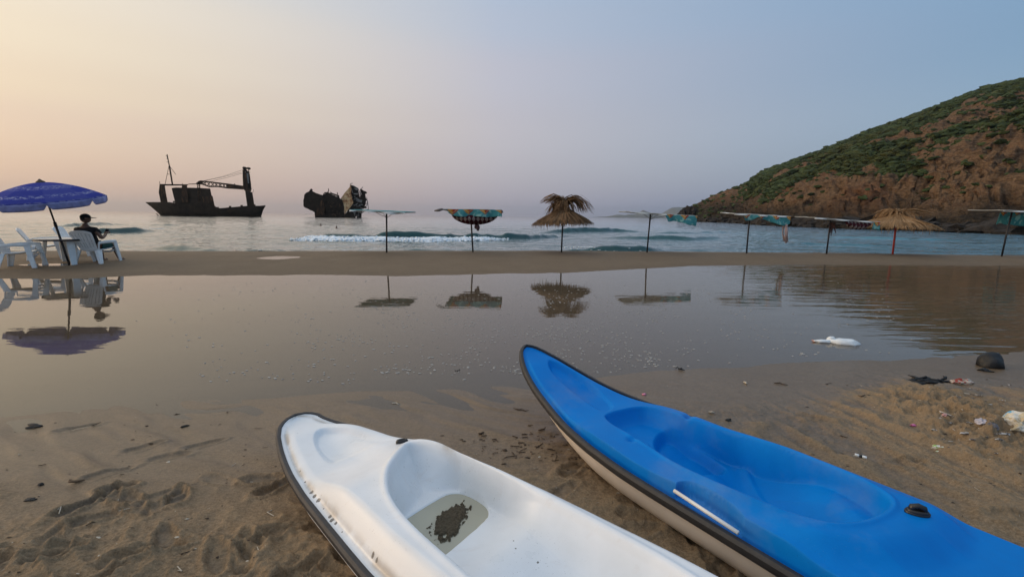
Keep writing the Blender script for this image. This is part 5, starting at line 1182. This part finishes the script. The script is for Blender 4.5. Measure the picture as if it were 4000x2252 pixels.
def weed(px, py, L, label, seed, mat=M_DARK, n=26):
    g = at_sand(px, py); rr = np.random.default_rng(seed); m = MB()
    for k in range(n):
        a = np.array([rr.normal(0, L*.22), rr.normal(0, L*.07), .006]); d = rr.normal(-.35, .5); l = L*rr.uniform(.15, .5)
        q = [a, a+np.array([l*.5*math.cos(d), l*.5*math.sin(d), rr.uniform(0, .02)]), a+np.array([l*math.cos(d+.4), l*math.sin(d+.4), .002])]; m.tube(q, [min(.012, L*.04), min(.016, L*.05), .003], 5, flat=.5)
    ob = m.build('seaweed', mat, None, True); ob.location = g; return tag(ob, label, 'seaweed')
weed(3585, 1488, .42, 'black strand of seaweed on wet sand left of the black lump', 8)
weed(2655, 1443, .10, 'tiny dark strand of weed at the puddle edge behind the blue kayak', 9, n=8)
weed(1787, 1452, .10, 'thin dark twig of weed in the shallow puddle above the white kayak', 10, n=5)
crumple('crushed_can', 3752, 1494, .17, patchy('red_tin', [(.3, (.36,.06,.04)), (.45, (.42,.36,.30)), (.6, (.45,.16,.12)), (.7, (.3,.27,.24))]), 'crushed red and silver can right of the black seaweed', 'can', 12, .35, -.1, 0, .45)
crumple('wrapper', 3690, 1762, .115, patchy('printed_foil', [(.3, (.60,.60,.54)), (.47, (.25,.42,.12)), (.54, (.70,.70,.66)), (.66, (.60,.40,.05))]), 'crumpled white, green and yellow wrapper on the drag marks', 'wrapper', 21, .5, -.3, 0, .7)
crumple('plastic_bag', 3985, 1665, .24, patchy('torn_bag_print', [(.3, (.50,.42,.28)), (.42, (.62,.58,.50)), (.56, (.10,.36,.55)), (.64, (.60,.56,.50))]), 'torn cream plastic bag with a blue print on the heaped sand', 'bag', 27, .7, .5, 0, .8)
crumple('plastic_scrap', 3835, 1650, .10, simple('lilac_plastic', (.44,.40,.43), .4, .2, 20), 'pale lilac scrap of plastic on the heaped sand', 'scrap', 29, .5, .2)
crumple('plastic_scrap', 3880, 1668, .085, simple('smoky_plastic', (.10,.09,.10), .35, .3, 20), 'dark smoky scrap of plastic beside the torn cream bag', 'scrap', 30, .6, .9)
crumple('lid', 3635, 1664, .085, simple('clear_green_plastic', (.20,.22,.18), .25, .2, 20), 'cloudy green plastic lid half sunk near the heaped sand', 'lid', 31, .18, .2, 0, .8)
crumple('pink_scrap', 3568, 1661, .035, simple('bright_pink_plastic', (.62,.16,.36), .4), 'bright pink scrap at the foot of the heaped sand', 'scrap', 32, .5, .1)
crumple('pink_scrap', 3690, 1622, .045, simple('pale_pink_plastic', (.45,.24,.22), .5), 'pale pink scrap on the far side of the heaped sand', 'scrap', 34, .5, .6)
crumple('bottle_cap', 2515, 1541, .036, simple('rose_cap', (.62,.22,.34), .4), 'pink bottle cap on the sand behind the blue kayak', 'cap', 35, .6, .1, 0, .8)
# striped white and black stub
g = at_sand(3361, 1787); st = empty('stub', g, 'small white stub with a black middle band lying beside the blue kayak', 'stub'); a = R(-38); d = np.array([math.cos(a), math.sin(a), 0])
for nm, f0, f1, mt in (('white_end', -.030, -.008, M_BAG), ('black_band', -.008, .007, M_BLK), ('white_end', .007, .030, M_BAG)):
    m = MB(); m.tube([d*f0+[0,0,.012], d*(f0+.002)+[0,0,.012], d*(f1-.002)+[0,0,.012], d*f1+[0,0,.012]], [.007,.009,.009,.007], 10); m.build(nm, mt, st, True)
# stones, driftwood and shells
M_STONE = simple('dark_stone', (.022,.020,.019), .7, .4, 25, bump=.003); M_WOOD = simple('driftwood', (.16,.105,.062), .85, .4, 25); M_TWIG = simple('dark_twig', (.045,.028,.017), .85, .4, 40)
M_SHELL = simple('pale_shell', (.46,.41,.33), .6, .25, 30)
crumple('pebble', 137, 1667, .105, M_STONE, 'flat black stone on the wet sand near the left edge', 'stone', 41, .42, .05, 0, .42, sth=True)
crumple('pebble', 160, 1893, .032, M_STONE, 'little black pebble on the sand at the lower left', 'stone', 42, .6)
crumple('pebble', 722, 1665, .045, M_STONE, 'slim dark stone left of the white kayak tip', 'stone', 43, .4, .7, 0, .35)
crumple('pebble', 2845, 1640, .05, M_STONE, 'dark stone on the sand just behind the blue kayak', 'stone', 44, .5)
crumple('pebble', 120, 1950, .045, M_STONE, 'half buried dark stone at the lower left', 'stone', 45, .3, .2)
def stick(px, py, L, r, ang, mat, label, seed, bend=.25, cat='stick', fork=0):
    g = at_sand(px, py); rr = np.random.default_rng(seed); n = 6; q = []; p = np.zeros(3); a = ang
    for i in range(n): q.append(p+np.array([0, 0, r*.7+.006*rr.random()])); p = p+L/n*np.array([math.cos(a), math.sin(a), 0]); a += rr.normal(0, bend)
    mid = np.mean(q, 0); q = [x-mid*[1,1,0] for x in q]; m = MB(); m.tube(q, [r*k for k in (.7,1,1.05,.9,.8,.45)], 7, flat=.8)
    for k in range(fork): b = q[2+k]; m.tube([b, b+L*.22*np.array([math.cos(ang+1.1-2.2*(k % 2)), math.sin(ang+1.1-2.2*(k % 2)), .05])], [r*.6, r*.3], 6)
    o = m.build('stick' if cat == 'stick' else 'shell', mat, None, True); o.location = g; return tag(o, label, cat, None)
stick(2035, 1602, .16, .0045, R(-20), M_TWIG, 'bent dark twig on smooth sand left of the blue kayak bow', 51, .5, fork=1)
stick(2118, 1678, .085, .0060, R(22), M_WOOD, 'pale curved driftwood stick beside the blue kayak', 52, .5)
stick(2072, 1662, .05, .004, R(5), M_WOOD, 'short pale stick left of the curved driftwood', 53)
stick(1880, 1694, .05, .007, R(-5), M_TWIG, 'short brown stick above the white kayak cockpit', 54)
stick(2235, 1735, .09, .006, R(12), M_TWIG, 'dark splintered stick close to the blue kayak hull', 55, .4, fork=2)
stick(1890, 1703, .055, .005, R(-3), M_WOOD, 'pale stick lying below the short brown stick', 56)
stick(300, 1882, .085, .008, R(14), M_WOOD, 'straight pale driftwood stick at the lower left', 57, .08)
stick(3050, 1500, .14, .005, R(-12), M_TWIG, 'forked dark twig on the sand behind the blue kayak', 58, .4, fork=2)
stick(3375, 1545, .16, .006, R(-15), M_WOOD, 'bent pale root on wet sand below the white bag', 59, .5)
stick(690, 1620, .05, .004, R(30), M_TWIG, 'thin dark splinter in the ripples at the left', 60)
stick(1545, 1578, .075, .006, R(8), M_SHELL, 'pale broken shell heap at the waterline above the white kayak', 61, .5, 'shell')
stick(1682, 1462, .06, .008, R(0), M_SHELL, 'pale curled scrap in the shallow water above the white kayak', 62, .7, 'shell')
stick(2910, 1497, .05, .010, R(20), M_SHELL, 'pale shell on the wet sand right of the blue kayak bow', 63, .6, 'shell')
stick(2780, 1612, .055, .007, R(-25), M_SHELL, 'white shell chip on the sand behind the middle of the blue kayak', 64, .4, 'shell')
# the many nameless chips: too many to count
def chips(name, label, cat, region, n, size, mats, seed, flat=.5):
    rr = np.random.default_rng(seed); m = MB(); k = 0
    while k < n:
        px, py = region(rr)
        if not (0 < px < 4000 and py < 2252): continue
        g = at_sand(px, py)
        s = size[0]+(size[1]-size[0])*rr.random()**3; m.blob((g[0], g[1], sand_z(g[0], g[1])+s*.15), s, k, .5, 1, (1+rr.random()*1.6, .8, flat)) if rr.random() < .7 else m.tube([g+[0,0,.004], g+np.array([rr.normal(0, s*2), rr.normal(0, s*2), .006]), g+np.array([rr.normal(0, s*3.4), rr.normal(0, s*3.4), .004])], s*.28, 5)
        k += 1
    return tag(m.build(name, mats), label, cat, None, 'stuff')
chips('wood_chips', 'dark chips and splinters strewn between the two kayaks', 'debris', lambda r: (2000+r.normal(0, 150)+r.random()*260, 1690+abs(r.normal(0, 45))+r.random()*60), 120, (.004, .013), M_TWIG, 71)
chips('wood_chips', 'dark chips scattered over the trodden sand', 'debris', lambda r: (r.choice([r.uniform(0, 1150), r.uniform(2700, 4000)]), r.choice([r.uniform(1640, 2250), r.uniform(1480, 1900)])), 150, (.003, .011), M_TWIG, 72)
chips('shell_chips', 'pale shell chips scattered over the sand', 'debris', lambda r: (r.choice([r.uniform(0, 1300), r.uniform(1850, 2500), r.uniform(2600, 4000)]), r.uniform(1480, 2250)), 170, (.002, .009), M_SHELL, 73)
chips('rubbish_scraps', 'small coloured scraps mixed into the heaped sand', 'litter', lambda r: (3800+r.normal(0, 130), 1600+r.normal(0, 75)), 70, (.005, .02), patchy('mixed_scraps', [(.3, (.42,.38,.33)), (.45, (.10,.08,.07)), (.55, (.46,.43,.40)), (.65, (.30,.16,.07))]), 74)
# flecks of foam floating on the puddle
rr = np.random.default_rng(77); m = MB(); k = 0
while k < 1300:
    if rr.random() < .7: px, py = rr.normal(2150, 480), rr.uniform(1130, 1460)
    else: px, py = rr.uniform(650, 3500), rr.uniform(1090, 1500)
    if rr.random() > 1.5*max(0, float(vn(np.array(px/170), np.array(py/45), 6)))+.12: continue
    g = gnd(px, py, .003); yn = np.interp(g[0], YN_X, YN_Y); yf = np.interp(g[0], YF_X, YF_Y)
    if not (yn+.15 < g[1] < yf-.1): continue
    s = rr.uniform(.002, .0065)*(1+g[1]*.05); q = np.linspace(0, 2*math.pi, 6, endpoint=False)+rr.random(); r_ = s*(1+.4*rr.random(6)); ex2 = 1+rr.random()*1.2
    m.prism([(g[0]+ex2*a*math.cos(b), g[1]+a*math.sin(b), .0045) for a, b in zip(r_, q)], [(g[0]+ex2*a*math.cos(b), g[1]+a*math.sin(b), -.002) for a, b in zip(r_, q)]); k += 1
tag(m.build('foam_flecks', simple('foam_white', (.42,.41,.39), .8, .1)), 'white flecks of foam floating on the puddle', 'foam', None, 'stuff')
HAZE = 1.0e-4

# ================================================================== AIR
hb = MB(); hb.hexa([(-22500,-400,-4.2),(22500,-400,-4.2),(22500,9400,-4.2),(-22500,9400,-4.2),(-22500,-400,175),(22500,-400,175),(22500,9400,175),(-22500,9400,175)])
tz_ = NT('haze_air'); pv = tz_.n('ShaderNodeVolumePrincipled'); pv.inputs['Color'].default_value = (.80,.86,.93,1); pv.inputs['Density'].default_value = HAZE; pv.inputs['Anisotropy'].default_value = .75
tz_.l(pv.outputs[0], tz_.out.inputs['Volume']); tag(hb.build('haze', tz_.m), kind='stuff')
SC.cycles.volume_bounces = 0; SC.cycles.max_bounces = 10; SC.cycles.transparent_max_bounces = 24
